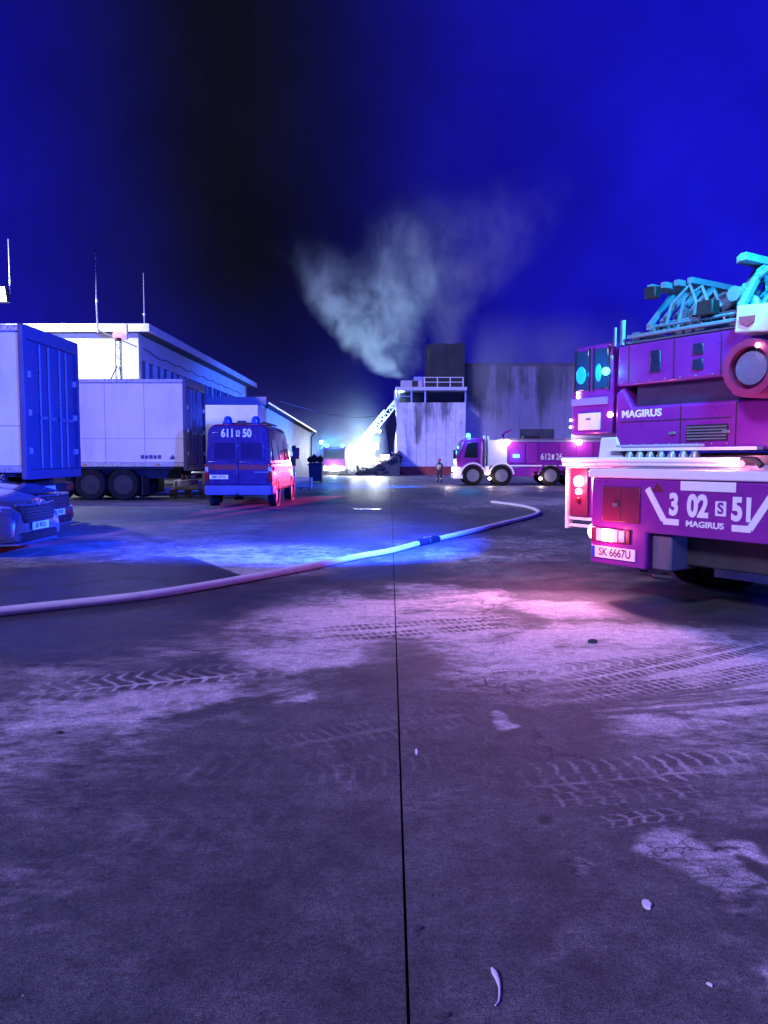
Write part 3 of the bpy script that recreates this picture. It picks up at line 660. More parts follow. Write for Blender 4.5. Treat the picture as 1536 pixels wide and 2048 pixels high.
# ------------------------------------------------ firefighter
def firefighter(loc, rz, label, H=1.72):
    ob = thing('person', label, 'person', loc, rz)
    s = H / 1.8
    J = {'pel': (0, 0, .95), 'sp': (0, -.02, 1.15), 'ch': (0, -.01, 1.38), 'nk': (0, -.02, 1.53), 'hd': (0, -.05, 1.63), 'ht': (0, -.04, 1.74),
         'lh': (-.11, 0, .90), 'lk': (-.13, -.04, .50), 'la': (-.14, .02, .10), 'lt': (-.15, -.16, .05), 'rh': (.11, 0, .90), 'rk': (.14, -.02, .50), 'ra': (.16, .04, .10), 'rt': (.18, -.13, .05),
         'ls': (-.20, -.01, 1.43), 'le': (-.27, -.06, 1.16), 'lw': (-.16, -.28, 1.08), 'lf': (-.10, -.36, 1.09), 'rs': (.20, -.01, 1.43), 're': (.29, -.04, 1.15), 'rw': (.20, -.28, 1.12), 'rf': (.14, -.36, 1.15)}
    E = [('pel', 'sp'), ('sp', 'ch'), ('ch', 'nk'), ('nk', 'hd'), ('hd', 'ht'), ('pel', 'lh'), ('lh', 'lk'), ('lk', 'la'), ('la', 'lt'), ('pel', 'rh'), ('rh', 'rk'), ('rk', 'ra'), ('ra', 'rt'),
         ('ch', 'ls'), ('ls', 'le'), ('le', 'lw'), ('lw', 'lf'), ('ch', 'rs'), ('rs', 're'), ('re', 'rw'), ('rw', 'rf')]
    Rd = {'pel': .17, 'sp': .17, 'ch': .17, 'nk': .07, 'hd': .10, 'ht': .08, 'lh': .12, 'lk': .09, 'la': .075, 'lt': .06, 'ls': .09, 'le': .07, 'lw': .055, 'lf': .045}
    ks = list(J); me = bpy.data.meshes.new('body'); me.from_pydata([tuple(c * s for c in J[k]) for k in ks], [(ks.index(a), ks.index(b_)) for a, b_ in E], [])
    bo = bpy.data.objects.new('body', me); col.objects.link(bo); bo.parent = ob
    md = bo.modifiers.new('skin', 'SKIN'); sv = me.skin_vertices[0].data
    for i, k in enumerate(ks):
        r = Rd.get(k) or Rd['l' + k[1:]]; sv[i].radius = (r * s, r * s * .85); sv[i].use_root = (k == 'pel')
    bo.modifiers.new('sub', 'SUBSURF').levels = 2; bo.modifiers['sub'].render_levels = 2; md.use_smooth_shade = True
    me.materials.append(M('turnout_gear', (0.05, 0.05, 0.065), .85, 0, .3, 6))
    band = M('hi_vis_band', (0.75, 0.78, 0.45), .5)
    part('jacket_band', MB().lathe([(.185 * s, 1.04 * s), (.19 * s, 1.06 * s), (.19 * s, 1.10 * s), (.185 * s, 1.12 * s)], (0, -.01, 0), 'z', 16), band, ob)
    part('vest', MB().loft([[(x * s, y * s, z * s) for x, y in ((-.19, -.12), (-.1, -.175), (.1, -.175), (.19, -.12), (.19, .12), (.1, .165), (-.1, .165), (-.19, .12))] for z in (1.13, 1.25, 1.40)]), M('silver_vest', (.6, .58, .5), .6), ob)
    for sx in (-1, 1): part('trouser_band', MB().lathe([(.085 * s, .28 * s), (.09 * s, .30 * s), (.09 * s, .34 * s), (.085 * s, .36 * s)], (sx * .15 * s, 0, 0), 'z', 12), band, ob)
    part('face', MB().sphere((0, -.10 * s, 1.64 * s), .075 * s, 12, 8, (.85, .75, 1.1)), M('skin', (.45, .26, .19), .6), ob)
    hl = part('helmet', MB().lathe([(.165 * s, 1.70 * s), (.16 * s, 1.72 * s), (.135 * s, 1.73 * s), (.13 * s, 1.79 * s), (.09 * s, 1.85 * s), (.02 * s, 1.87 * s)], (0, -.045 * s, 0), 'z', 18), M('red_helmet', (.6, .02, .02), .3, coat=.5), ob)
    part('crest', MB().tube([(0, -.17 * s, 1.76 * s), (0, -.10 * s, 1.85 * s), (0, 0, 1.86 * s), (0, .07 * s, 1.78 * s)], .018 * s, 6), white, hl)
    return ob
firefighter((at(879, 962, 57).x, 57, gz(57)), R(-35), 'firefighter in dark gear and red helmet standing before the red plinth')
# ------------------------------------------------ bin and clutter by the annex
bp = gnd(631, 966)
bn_ = thing('waste_container', 'dark ribbed waste container with overhanging lid, heaped, by the annex downpipe', 'waste container', bp)
navy = M('bin_navy', (0.03, 0.04, 0.10), .5, 0, .15, 3, dirt=.2)
bw = (at(645, 960, bp.y).x - at(618, 960, bp.y).x) / 2; bh = at(631, 930, bp.y).z - bp.z
part('tub', MB().loft([[(-bw * .88, 0, .12), (bw * .88, 0, .12), (bw * .88, 1.1, .12), (-bw * .88, 1.1, .12)], [(-bw, -.1, bh), (bw, -.1, bh), (bw, 1.25, bh), (-bw, 1.25, bh)]]), navy, bn_, .02)
for k in range(6):
    x = -bw * .85 + bw * 1.7 * k / 5
    part('rib', MB().loft([[(x - .03, -.03, .15), (x + .03, -.03, .15), (x + .03, .01, .15), (x - .03, .01, .15)], [(x * 1.1 - .03, -.13, bh - .05), (x * 1.1 + .03, -.13, bh - .05), (x * 1.1 + .03, -.08, bh - .05), (x * 1.1 - .03, -.08, bh - .05)]]), navy, bn_)
part('lid', MB().loft([[(-bw * 1.2, -.2, bh + .003), (bw * 1.2, -.2, bh + .003), (bw * 1.2, 1.35, bh + .003), (-bw * 1.2, 1.35, bh + .003)], [(-bw * .9, 0, bh + .16), (bw * .9, 0, bh + .16), (bw * .9, 1.2, bh + .16), (-bw * .9, 1.2, bh + .16)]]), navy, bn_, .02)
for sx in (-.8, .8):
    for yy in (.1, 1.0): part('castor', MB().lathe([(.07, -.03), (.07, .03)], (bw * sx, yy, .06), 'x', 10), black, bn_)
for k, (px, s_) in enumerate([(620, .22), (628, .30), (640, .26)]):
    q_ = at(px, 926, bp.y + .5)
    sk_ = part('rubbish_sack', MB().sphere((0, 0, 0), s_, 10, 7, (1, 1, .95)).lathe([(s_ * .35, s_ * .75), (s_ * .16, s_ * 1.0), (s_ * .3, s_ * 1.2)], (0, 0, 0), 'z', 9), black, None, loc=(q_.x, bp.y + .55, bp.z + bh + .17 + s_ * .92))
    tag(sk_, ['small black rubbish sack on the left of the container lid', 'biggest black rubbish sack in the middle of the container lid', 'black rubbish sack on the right of the container lid'][k], 'sack', 'sacks on the waste container')
# two dark posts, a sign and a red-white beacon post beside the van
def post(px, y0, y1, Y, nm, label, wd=.16, mt=black, cat='post'):
    p = at(px, y1, Y); top = at(px, y0, Y).z; ob = thing(nm, label, cat, (p.x, Y, gz(Y)))
    part('post', B(-.035, .035, -.035, .035, 0, top - gz(Y) - .02), grey, ob)
    part('board', B(-wd, wd, -.06, -.037, p.z - gz(Y), top - gz(Y)), mt, ob, .01)
    return ob
post(573, 888, 905, 38, 'slim_sign', 'left of two slim dark boards on posts beside the van', .10, black, 'sign')
post(588, 891, 905, 38, 'slim_sign', 'right of two slim dark boards on posts beside the van', .10, black, 'sign')
post(583, 915, 932, 33, 'square_sign', 'square dark sign on a post in front of the red-white barrel', .19, black, 'sign')
rb = gnd(583, 968)
brl = thing('warning_drum', 'lit red and white drum beside the front of the red van', 'drum', rb)
for k in range(4): part('band', MB().lathe([(.26, .002 + k * .25), (.27, .02 + k * .25), (.27, .23 + k * .25), (.26, .248 + k * .25)], (0, 0, 0), 'z', 16), red if k % 2 else white, brl)
pc = gnd(601, 978)
cage = thing('wire_pallet_cage', 'low wire pallet cage on the ground right of the van', 'cage', pc)
for (xa, ya, xb, yb) in ((-.6, 0, .6, 0), (-.6, .8, .6, .8), (-.6, 0, -.6, .8), (.6, 0, .6, .8)):
    m = MB()
    for k in range(9):
        f_ = k / 8; m.bar((xa + (xb - xa) * f_, ya + (yb - ya) * f_, .1), (xa + (xb - xa) * f_, ya + (yb - ya) * f_, .62), .022)
    for z in (.12, .3, .46, .62): m.bar((xa, ya, z), (xb, yb, z), .022)
    part('mesh_panel', m, alu, cage)
part('pallet_base', MB().box(-.6, .6, .02, .78, .08, .11).box(-.6, -.45, .02, .78, 0, .08).box(-.08, .08, .02, .78, 0, .08).box(.45, .6, .02, .78, 0, .08), M('pallet_wood', (.3, .2, .12), .8), cage)
# ------------------------------------------------ manhole cover
mhp = gnd(735, 1018)
mh = part('manhole_cover', MB().lathe([(.40, 0.0), (.40, .008), (.34, .010), (.33, .006), (.05, .006)], (0, 0, 0), 'z', 24), M('cast_iron', (.22, .22, .23), .25, .7, .2, 10, bump=.4, bs=30), None, loc=(mhp.x, mhp.y, mhp.z + .004))
tag(mh, 'round wet iron manhole cover shining in the yard', 'manhole cover')
# ================================================================== TRAILERS
trw = M('trailer_white', (0.62, 0.57, 0.64), .45, 0, .10, .5, coat=.15, dirt=.30)
trdoor = M('trailer_door', (0.05, 0.055, 0.12), .45, 0, .08, .8, dirt=.15)
def trailer(name, label, X, Y, L, gh, top, base, npan):
    """rear faces +x, near side faces -y; origin at the rear near corner on the ground"""
    ob = thing(name, label, 'trailer', (X, Y, gh)); D = 2.55
    for k in range(npan):
        a, b_ = -L + L * k / npan, -L + L * (k + 1) / npan
        part('side_panel', B(a + .004, b_ - .004, 0, .06, base + .12, top - .14), trw, ob, .008)
    for k in range(5): part('side_marker', B(-L + 1.0 + k * 2.4, -L + 1.12 + k * 2.4, -.045, -.031, base + .02, base + .07), M('amber_lens', (.5, .2, .03), .25), ob)
    part('rub_strip', B(-L, 0, -.014, -.001, base + .9, base + .925), trw, ob)
    part('far_side', B(-L, 0, D - .06, D, base, top - .1), trw, ob)
    part('roof', B(-L, -.02, .065, D - .065, top - .08, top - .02), trw, ob)
    part('front_wall', B(-L - .06, -L, 0, D, base, top - .06), trw, ob)
    part('top_rail', B(-L, 0, -.03, .06, top - .135, top - .015), alu, ob, .01)
    part('bottom_rail', B(-L, 0, -.03, .06, base - .02, base + .115), alu, ob, .01)
    part('floor', B(-L, -.06, .065, D - .065, base - .1, base + .05), chassis, ob)
    fr = part('rear_frame', MB().box(-.02, .09, -.045, .09, base - .15, top).box(-.02, .09, D - .09, D + .045, base - .15, top).box(-.02, .09, .09, D - .09, top - .26, top).box(-.02, .09, .09, D - .09, base - .15, base + .04), trdoor, ob, .01)
    for s_, (a, b_) in enumerate(((.095, D / 2 - .006), (D / 2 + .006, D - .095))):
        dr = part('door', B(-.01, .045, a, b_, base + .045, top - .265), trdoor, ob, .008)
        for dy in ((.30, .62) if s_ == 1 else (.55, .95)):
            part('lock_rod', MB().tube([(.085, a + dy, base + .06), (.085, a + dy, top - .3)], .018, 6), alu, dr)
            part('rod_handle', B(.07, .11, a + dy - .03, a + dy + .28, base + 1.05, base + 1.11), grey, dr)
        hy = a + .02 if s_ == 0 else b_ - .14
        for k in range(4): part('hinge', B(.046, .085, hy, hy + .14, base + .35 + k * .75, base + .47 + k * .75), alu, dr)
    # running gear
    part('chassis_beam', MB().box(-L + .5, -.3, .55, .75, base - .42, base - .105).box(-L + .5, -.3, D - .75, D - .55, base - .42, base - .105), chassis, ob)
    part('underrun_bar', B(-.28, -.16, .1, D - .1, .45, .62), grey, ob, .01)
    lb_ = part('lamp_bar', B(-.14, -.06, .08, D - .08, .66, .84), chassis, ob, .01)
    for yy in (.12, D - .5):
        part('rear_lamp', B(-.058, -.03, yy, yy + .38, .68, .82), lampred0, lb_)
    part('number_plate', B(-.058, -.05, D / 2 - .26, D / 2 + .26, .69, .80), cream, lb_)
    for yy in (.05, D - .75): part('mud_flap', B(-1.42, -1.40, yy, yy + .7, .18, base - .3), black, ob)
    for k in range(3):
        for s_ in (-1, 1):
            wheel(ob, (-2.05 - k * 1.08, .28 if s_ < 0 else D - .28, .52), .52, .38, 'y', outer=s_)
        part('axle', MB().tube([(-2.05 - k * 1.08, .3, .52), (-2.05 - k * 1.08, D - .3, .52)], .07, 8), chassis, ob)
    part('side_guard', MB().box(-L + 3.2, -5.2, .03, .06, .55, .66).box(-L + 3.2, -5.2, .03, .06, .8, .91), alu, ob)
    for xx in (-L + 2.6, -L + 2.75): part('landing_leg', B(xx, xx + .1, .5, .6, 0, base - .4), grey, ob)
    return ob
cA = at(38, 660, 15.0); cB = at(366, 757, 25.0)
tA = trailer('box_trailer', 'nearest box trailer at the left edge with blue-lit rear doors', cA.x, 15.0, 12.5, 0, at(38, 648, 15).z, 1.12, 10)
tB = trailer('box_trailer', 'lavender-lit box trailer parked crosswise in front of the white hall', cB.x, 25.0, 11.5, 0, cB.z, 1.12, 9)
# small dark maker's badge at the foot of trailer B's side
bdg = M('badge_dark', (.06, .04, .09), .5)
for k, (a, b_, h_) in enumerate(((-1.42, -1.31, .12), (-1.28, -1.18, .11), (-1.15, -1.03, .12), (-1.00, -.90, .11), (-.87, -.76, .12))):
    part('maker_mark', B(a, b_, -.006, -.001, 1.36, 1.36 + h_), bdg, tB)
part('maker_emblem', MB().prism([(-.50, 1.35), (-.38, 1.50), (-.30, 1.38), (-.36, 1.33)], 'y', -.006, -.001), bdg, tB)
# ------------------------------------------------ white lorry behind trailer B (seen under its floor)
wl = at(276, 985, 29.0)
WL = thing('white_lorry', 'white lorry standing behind the lavender trailer, its skirts showing beneath', 'lorry', (wl.x, 28.9, gz(29)))
part('skirt', MB().prism([(.42, .98), (.62, .55), (.72, .32), (1.85, .32), (1.95, .98)], 'y', 0, .06), white, WL, .01)
for z in (.42, .72): part('skirt_step', B(.85, 1.7, -.03, -.003, z, z + .05), grey, WL)
part('tank', B(2.0, 3.0, .02, .6, .35, .95), alu, WL, .08)
part('chassis_beam', B(-2.5, 4.5, .5, 1.6, .7, 1.0), chassis, WL)
part('box_body', B(-2.5, 4.6, 0, 1.9, 1.05, 3.4), white, WL, .03)
for x in (0.0, 3.9): wheel(WL, (x, .18, .5), .5, .32, 'y', rimm=alu, outer=-1); wheel(WL, (x, 1.7, .5), .5, .32, 'y', rimm=alu, outer=1)
fa = part('fender', MB().lathe([(.60, -.16), (.60, .16), (.56, .16), (.56, -.16)], (0, .18, .5), 'y', 24, True), black, WL)
pal = thing('pallet_stack', 'two wooden pallets with wrapped goods on the floor beyond the trailer', 'pallet', (at(346, 985, 28.2).x, 27.75, gz(28.2)))
pw = M('pallet_wood', (.3, .2, .12), .8)
for k in range(2):
    for j in range(5): part('board', B(.0, 1.2, j * .15, j * .15 + .11, .10 + k * .145, .122 + k * .145), pw, pal)
    for j in range(3): part('bearer', B(j * .54, j * .54 + .1, 0, .7, .002 + k * .145, .098 + k * .145), pw, pal)
part('wrapped_goods', MB().loft([[(.1, .05, .27), (1.1, .05, .27), (1.1, .65, .27), (.1, .65, .27)], [(.15, .08, .62), (1.0, .05, .58), (1.02, .6, .6), (.15, .6, .64)]]), M('stretch_wrap', (.55, .45, .45), .3, 0, .2, 6, bump=.6, bs=14), pal, .04)
# ================================================================== RED VAN
VX0, VX1 = at(409, 990, 21.5).x, at(546, 990, 21.5).x
VW = VX1 - VX0; VY = 21.5
van = thing('fire_van', 'red fire service van numbered 611 50, blue light painted on its rear', 'van', ((VX0 + VX1) / 2, VY, 0))
zt = at(480, 848, VY).z
def ring(y, hb, ht_, z0, z1, rad, n=6):
    """rounded section: bottom half-width hb, top half-width ht_, corner radius"""
    pts = []
    def hw(z): 
        f = (z - z0) / (z1 - z0); return hb + (ht_ - hb) * max(0, (f - .45) / .55) ** 1.5
    for (sx, zc, a0) in ((1, z0 + rad * .6, -90), (1, z1 - rad, 0), (-1, z1 - rad, 90), (-1, z0 + rad * .6, 180)):
        rr = rad if zc > (z0 + z1) / 2 else rad * .6
        for k in range(n + 1):
            a = R(a0 + 90 * k / n); z = zc + rr * math.sin(a)
            pts.append((sx * (hw(z) - rr) + rr * math.cos(a), y, z))
    return pts
hb = VW / 2
vb = MB().loft([ring(0.06, hb * .97, hb * .80, .42, zt - .05, .16), ring(.0, hb * .985, hb * .82, .42, zt - .03, .18), ring(.12, hb, hb * .84, .40, zt, .2), ring(1.5, hb, hb * .85, .40, zt + .02, .2), ring(3.4, hb, hb * .84, .40, zt, .2),
                ring(3.9, hb, hb * .82, .40, zt - .12, .22), ring(4.55, hb * .99, hb * .86, .40, 1.42, .2), ring(5.05, hb * .95, hb * .85, .42, 1.12, .2), ring(5.3, hb * .86, hb * .8, .45, .95, .15)])
vbody = part('body', vb, vanred, van)
part('rear_surround', MB().loft([ring(-.003, hb * .975, hb * .81, .63, zt - .045, .16), ring(.05, hb * .99, hb * .828, .63, zt - .022, .17)]), vanbluelight, van)
bp_ = part('bumper', MB().loft([ring(-.10, hb * .95, hb * .95, .36, .62, .06), ring(.05, hb * 1.01, hb * 1.01, .36, .62, .06), ring(.5, hb * 1.012, hb * 1.012, .36, .62, .06)]), M('van_bumper', (.12, .12, .22), .5, 0, .1, 3), van)
part('tow_bar', MB().tube([(-.3, -.05, .34), (.3, -.05, .34)], .03, 6).tube([(0, -.05, .34), (0, -.2, .40)], .025, 6), black, van)
dgl = M('van_rear_glass', (.022, .016, .06), .12, 0, 0, 1, spec=.8)
for s_ in (-1, 1):
    d = part('rear_door', B(min(s_ * .012, s_ * hb * .86), max(s_ * .012, s_ * hb * .86), -.035, -.004, .64, 1.30), vanbluelight, van, .015)
    x0, x1 = sorted((s_ * .012, s_ * hb * .78))
    d2 = part('rear_door', MB().loft([[(x0, -.035, 1.303), (x1, -.035, 1.303), (x1 * (.94 if s_ > 0 else 1), -.035, zt - .22), (x0 * (.94 if s_ < 0 else 1), -.035, zt - .22)], [(x0, .02, 1.303), (x1, .02, 1.303), (x1 * (.94 if s_ > 0 else 1), .02, zt - .22), (x0 * (.94 if s_ < 0 else 1), .02, zt - .22)]]), vanbluelight, van, .015)
    wx0, wx1 = sorted((s_ * .08, s_ * hb * .68))
    part('window', B(wx0, wx1, -.044, -.036, 1.36, zt - .52), dgl, d2)
    part('reflective_band', B(min(s_ * .03, s_ * hb * .84), max(s_ * .03, s_ * hb * .84), -.040, -.036, 1.06, 1.2), M('orange_band', (.14, .015, .02), .5), d)
    part('rear_lamp', B(min(s_ * hb * .865, s_ * hb * .97), max(s_ * hb * .865, s_ * hb * .97), -.03, .06, .72, 1.22), lampred0, van, .02)
    part('lamp_lens', B(min(s_ * hb * .87, s_ * hb * .96), max(s_ * hb * .87, s_ * hb * .96), -.038, -.032, 1.02, 1.14), M('clear_lens', (.5, .5, .6), .1, .2), van)
part('door_handle', B(-.12, .0, -.07, -.036, 1.28, 1.33), black, van)
part('door_handle', B(.45, .85, -.05, -.036, .985, 1.0), alu, van)
npl = part('number_plate', B(-.80, -.28, -.052, -.037, .80, .915), cream, van)
text('plate_lettering', 'SMY 27TC', .09, (-.54, -.0545, .857), RX, black, npl, .002, sx=.95, ext=.001)
txm = M('pale_lettering', (.72, .72, .78), .5)
zl = at(475, 867, VY).z
text('number', '611', .31, (-.28, -.042, zl), RX, txm, van, .010, sx=.80)
bx = part('number_box', B(-.045, .055, -.041, -.037, zl - .085, zl + .085), txm, van)
text('number_letter', 'S', .15, (.005, -.0445, zl), RX, vanbluelight, bx, .006, ext=.001)
text('number', '50', .31, (.26, -.042, zl), RX, txm, van, .010, sx=.80)
# side: windows, sliding door seam, arches
for sx in (-1, 1):
    for (y0, y1) in ((.35, 1.35), (1.5, 2.6), (2.75, 3.7)):
        z0, z1 = 1.32, zt - .42
        xa, xb = sx * (hb + .004 - .012), sx * (hb * .90 + .006)
        m = MB().loft([[(xa - sx * .03, y0, z0), (xa - sx * .03, y1, z0), (xb - sx * .03, y1 - .05, z1), (xb - sx * .03, y0 + .05, z1)], [(xa, y0, z0), (xa, y1, z0), (xb, y1 - .05, z1), (xb, y0 + .05, z1)]])
        part('side_window', m, glass, van, .01)
    part('reflective_band', B(*sorted((sx * (hb + .001), sx * (hb + .006))), .3, 4.3, 1.02, 1.14), cream, van)
    part('door_rail', B(*sorted((sx * hb, sx * (hb + .015))), .35, 2.6, 1.22, 1.25), black, van)
    mr = part('mirror', B(*sorted((sx * (hb + .05), sx * (hb + .27))), 4.05, 4.15, 1.35, 1.72), black, van, .03)
    part('mirror_arm', MB().tube([(sx * (hb - .03), 4.15, 1.4), (sx * (hb + .1), 4.1, 1.45)], .03, 6), black, mr)
    for wy in (.95, 4.35):
        wheel(van, (sx * (hb - .14), wy, .34), .34, .22, 'x', outer=sx, rimm=alu)
        part('wheel_arch', MB().lathe([(.36, sx * (hb - .10)), (.42, sx * (hb - .06)), (.42, sx * (hb + .008)), (.36, sx * (hb + .008))], (0, wy, .36), 'x', 24, True), black, van)
for px in (449, 506):
    x = at(px, 840, VY).x - van.location.x
    b0 = part('beacon_base', MB().lathe([(.15, zt - .04), (.16, zt + .03)], (x, .45 if px < 480 else .45, 0), 'z', 14), black, van)
    part('beacon', MB().lathe([(.12, zt + .03), (.13, zt + .06), (.11, zt + .19), (.05, zt + .24)], (x, .45, 0), 'z', 14), lampblue2, b0)
part('roof_vent', B(-.12, .1, .5, .8, zt - .02, zt + .12), black, van, .02)
part('roof_rack', MB().tube([(hb * .6, .8, zt + .08), (hb * .6, 3.3, zt + .08)], .03, 6).tube([(-hb * .6, .8, zt + .08), (-hb * .6, 3.3, zt + .08)], .03, 6).tube([(-hb * .6, 1.4, zt + .08), (hb * .6, 1.4, zt + .08)], .025, 6).tube([(-hb * .6, 2.8, zt + .08), (hb * .6, 2.8, zt + .08)], .025, 6), black, van)
# ================================================================== PARKED CARS
def make_car(label, paint, plate, loc, rz, first=None):
    """nose at local +y, origin below the nose centre"""
    ob = thing('parked_car', label, 'car', loc, rz, 'cars parked by the trailer')
    def cr(y, hb_, ht_, z0, z1, rad): return ring(y, hb_, ht_, z0, z1, rad)
    bd = MB().loft([cr(-4.4, .75, .70, .35, .85, .15), cr(-4.25, .86, .78, .25, 1.0, .15), cr(-3.4, .9, .82, .22, 1.02, .12), cr(-2.2, .9, .84, .20, .98, .12), cr(-1.25, .9, .84, .20, .97, .12), cr(-.7, .9, .80, .20, .90, .16), cr(-.3, .88, .74, .20, .80, .16), cr(-.1, .83, .66, .22, .71, .14), cr(-.01, .74, .58, .24, .62, .12)])
    part('body', bd, paint, ob)
    part('cabin', MB().loft([ring(-4.1, .78, .60, .9, 1.12, .1), ring(-3.5, .80, .58, .9, 1.42, .14), ring(-2.6, .82, .60, .9, 1.47, .14), ring(-2.1, .82, .62, .9, 1.43, .14), ring(-1.25, .80, .70, .88, .99, .05)]), glass, ob)
    part('roof', MB().loft([ring(-3.5, .57, .55, 1.36, 1.44, .035), ring(-2.6, .59, .57, 1.41, 1.492, .035), ring(-2.05, .60, .58, 1.36, 1.445, .035)]), paint, ob)
    gr = part('grille', MB().loft([[(-.50, -.16, .46), (.50, -.16, .46), (.62, -.26, .72), (-.62, -.26, .72)], [(-.44, .030, .47), (.44, .030, .47), (.56, .0, .71), (-.56, .0, .71)]]), black, ob, .015)
    for k in range(5): part('grille_slat', B(-.40, .40, .026 - k * .006, .036 - k * .006, .49 + k * .042, .496 + k * .042), M('chrome', (.7, .7, .72), .12, .9), gr)
    part('grille_chrome', MB().tube([(-.60, -.05, .73), (-.3, .01, .725), (.3, .01, .725), (.60, -.05, .73)], .014, 6), M('chrome', (.7, .7, .72), .12, .9), gr)
    part('badge', MB().lathe([(.05, .0), (.05, .02), (.03, .028)], (0, .0, .745), 'y', 14), M('chrome', (.7, .7, .72), .12, .9), ob)
    part('lower_intake', MB().loft([[(-.74, -.14, .20), (.74, -.14, .20), (.70, -.14, .34), (-.70, -.14, .34)], [(-.60, .02, .20), (.60, .02, .20), (.56, .02, .33), (-.56, .02, .33)]]), black, ob, .02)
    part('splitter', MB().tube([(-.8, -.25, .19), (-.6, -.01, .18), (.6, -.01, .18), (.8, -.25, .19)], .02, 6), M('chrome', (.7, .7, .72), .12, .9), ob)
    for s_ in (-1, 1):
        part('headlamp', MB().loft([[(s_ * .56, -.12, .62), (s_ * .80, -.36, .66), (s_ * .80, -.42, .76), (s_ * .60, -.22, .72)], [(s_ * .555, -.03, .61), (s_ * .835, -.22, .65), (s_ * .84, -.33, .745), (s_ * .60, -.10, .705)]]), lampclear, ob, .012)
        part('fog_lamp', MB().lathe([(.06, -.10), (.06, .0)], (s_ * .64, -.03, .30), 'y', 12), lampclear, ob)
        part('mirror', MB().sphere((s_ * .98, -1.45, 1.0), .1, 10, 6, (1, .6, .75)), paint, ob)
        for wy in (-.85, -3.45): wheel(ob, (s_ * .79, wy, .31), .31, .2, 'x', outer=s_, rimm=alu)
    pl_ = part('number_plate', B(-.26, .26, .020, .034, .355, .465), cream, ob)
    text('plate_lettering', plate, .095, (0, .0355, .41), (R(90), 0, R(180)), black, pl_, .002, sx=.9, ext=.001)
    for s_ in (-1, 1): part('wiper', MB().tube([(s_ * .1, -1.20, .99), (s_ * .6, -1.28, 1.0)], .012, 5), black, ob)
    return ob
silver = M('silver_car_paint', (.20, .21, .23), .22, .55, .05, 4, coat=.8)
darkp = M('dark_car_paint', (.02, .02, .03), .18, .3, .05, 4, coat=.9)
p1 = at(78, 1056, 11.3); p2v = at(112, 1018, 13.9)
make_car('silver parked car nosing in at the lower left edge', silver, 'SK 9052U', (p1.x, 11.3, 0), R(-90))
make_car('dark parked car just behind the silver one, beside the trailer', darkp, 'SK 4718X', (p2v.x, 13.95, 0), R(-90))
# ================================================================== RED TANKER 612 26
TK = thing('fire_tanker', 'long red fire tanker with white fenders numbered 612 26, facing left', 'fire engine', (at(908, 960, 52).x, 50.8, gz(51)))
tk = TK.location
def lx(px): return at(px, 930, 50.8).x - tk.x
def lz(py): return at(1000, py, 50.8).z - tk.z
c1, c2q, c3, cend = lx(966), lx(976), lx(1014), lx(1225)
ztop = lz(876)
part('chassis', B(.5, cend, .6, 1.9, .75, 1.05), chassis, TK)
cab = part('cab', MB().prism([(.10, .75), (c1, .75), (c1, ztop), (.75, ztop), (.45, ztop - .15), (.05, 1.75)], 'y', 0, 2.5), red, TK, .08)
part('cab_skirt', MB().prism([(0.02, .55), (.36, .55), (.40, 1.25), (0.0, 1.25)], 'y', -.02, 2.52), white, cab, .04)
part('windscreen', MB().loft([[(.02, .2, 1.8), (.02, 2.3, 1.8), (.42, 2.25, ztop - .25), (.42, .25, ztop - .25)], [(.09, .2, 1.8), (.09, 2.3, 1.8), (.49, 2.25, ztop - .25), (.49, .25, ztop - .25)]]), glass, cab)
part('side_window', MB().prism([(.55, 1.85), (1.45, 1.85), (1.45, ztop - .3), (.78, ztop - .3)], 'y', -.015, .02), glass, cab, .01)
part('cab_door', MB().prism([(.45, .95), (1.55, .95), (1.55, 1.8), (.45, 1.8)], 'y', -.012, .01), red, cab, .01)
part('door_handle', B(1.3, 1.5, -.04, -.013, 1.62, 1.67), black, cab)
part('mirror', MB().box(-.18, .0, -.28, -.05, 1.75, 2.35).box(-.05, .2, -.15, -.05, 2.3, 2.36), black, TK, .02)
part('grab_rail', MB().tube([(c1 - .12, -.06, 1.2), (c1 - .12, -.06, ztop - .3)], .03, 6), alu, cab)
part('bumper', B(-.12, .5, -.03, 2.53, .45, .78), white, TK, .04)
for y, z, r_ in ((.25, 1.05, .15), (.6, 1.05, .13), (2.2, 1.05, .15)):
    part('headlamp', MB().lathe([(r_, -.06), (r_, .03)], (-.02, y, z), 'x', 14), lamppink, TK)
part('front_flasher', B(-.07, .0, .1, .3, 1.45, 1.6), lamppink, TK); part('front_flasher', B(.0, .06, .02, .12, 2.1, 2.3), lampblue, TK); part('front_flasher', B(.12, .2, .02, .12, 2.45, 2.6), lampblue, TK)
light('headlamp_lamp', TK, (-.5, -.3, 1.05), (1, .8, .85), 60, .12)
q_ = at(935, 873, 51) - tk
b0 = part('beacon_base', MB().lathe([(.15, ztop - .02), (.16, ztop + .05)], (.85, .3, 0), 'z', 14), black, TK)
part('beacon', MB().lathe([(.14, ztop + .05), (.15, ztop + .09), (.13, ztop + .26), (.05, ztop + .32)], (.85, .3, 0), 'z', 14), lampblue, b0)
light('beacon_lamp', TK, (.85, -.25, ztop + .35), (0.04, 0.4, 1.0), 160, .15)
part('exhaust_stack', MB().tube([(c1 + .12, .3, 1.0), (c1 + .12, .3, ztop + .15)], .09, 10), alu, TK)
part('exhaust_stack', MB().tube([(c1 + .38, .3, 1.0), (c1 + .38, .3, ztop + .1)], .07, 10), alu, TK)
part('crew_module', B(c2q, c3, 0, 2.5, 1.35, ztop - .12), M('pale_blue_shutter', (.55, .62, .66), .4, .1, .08, 1), TK, .03)
part('body', B(c3 + .01, cend, .02, 2.5, .95, ztop - .12), red, TK, .04)
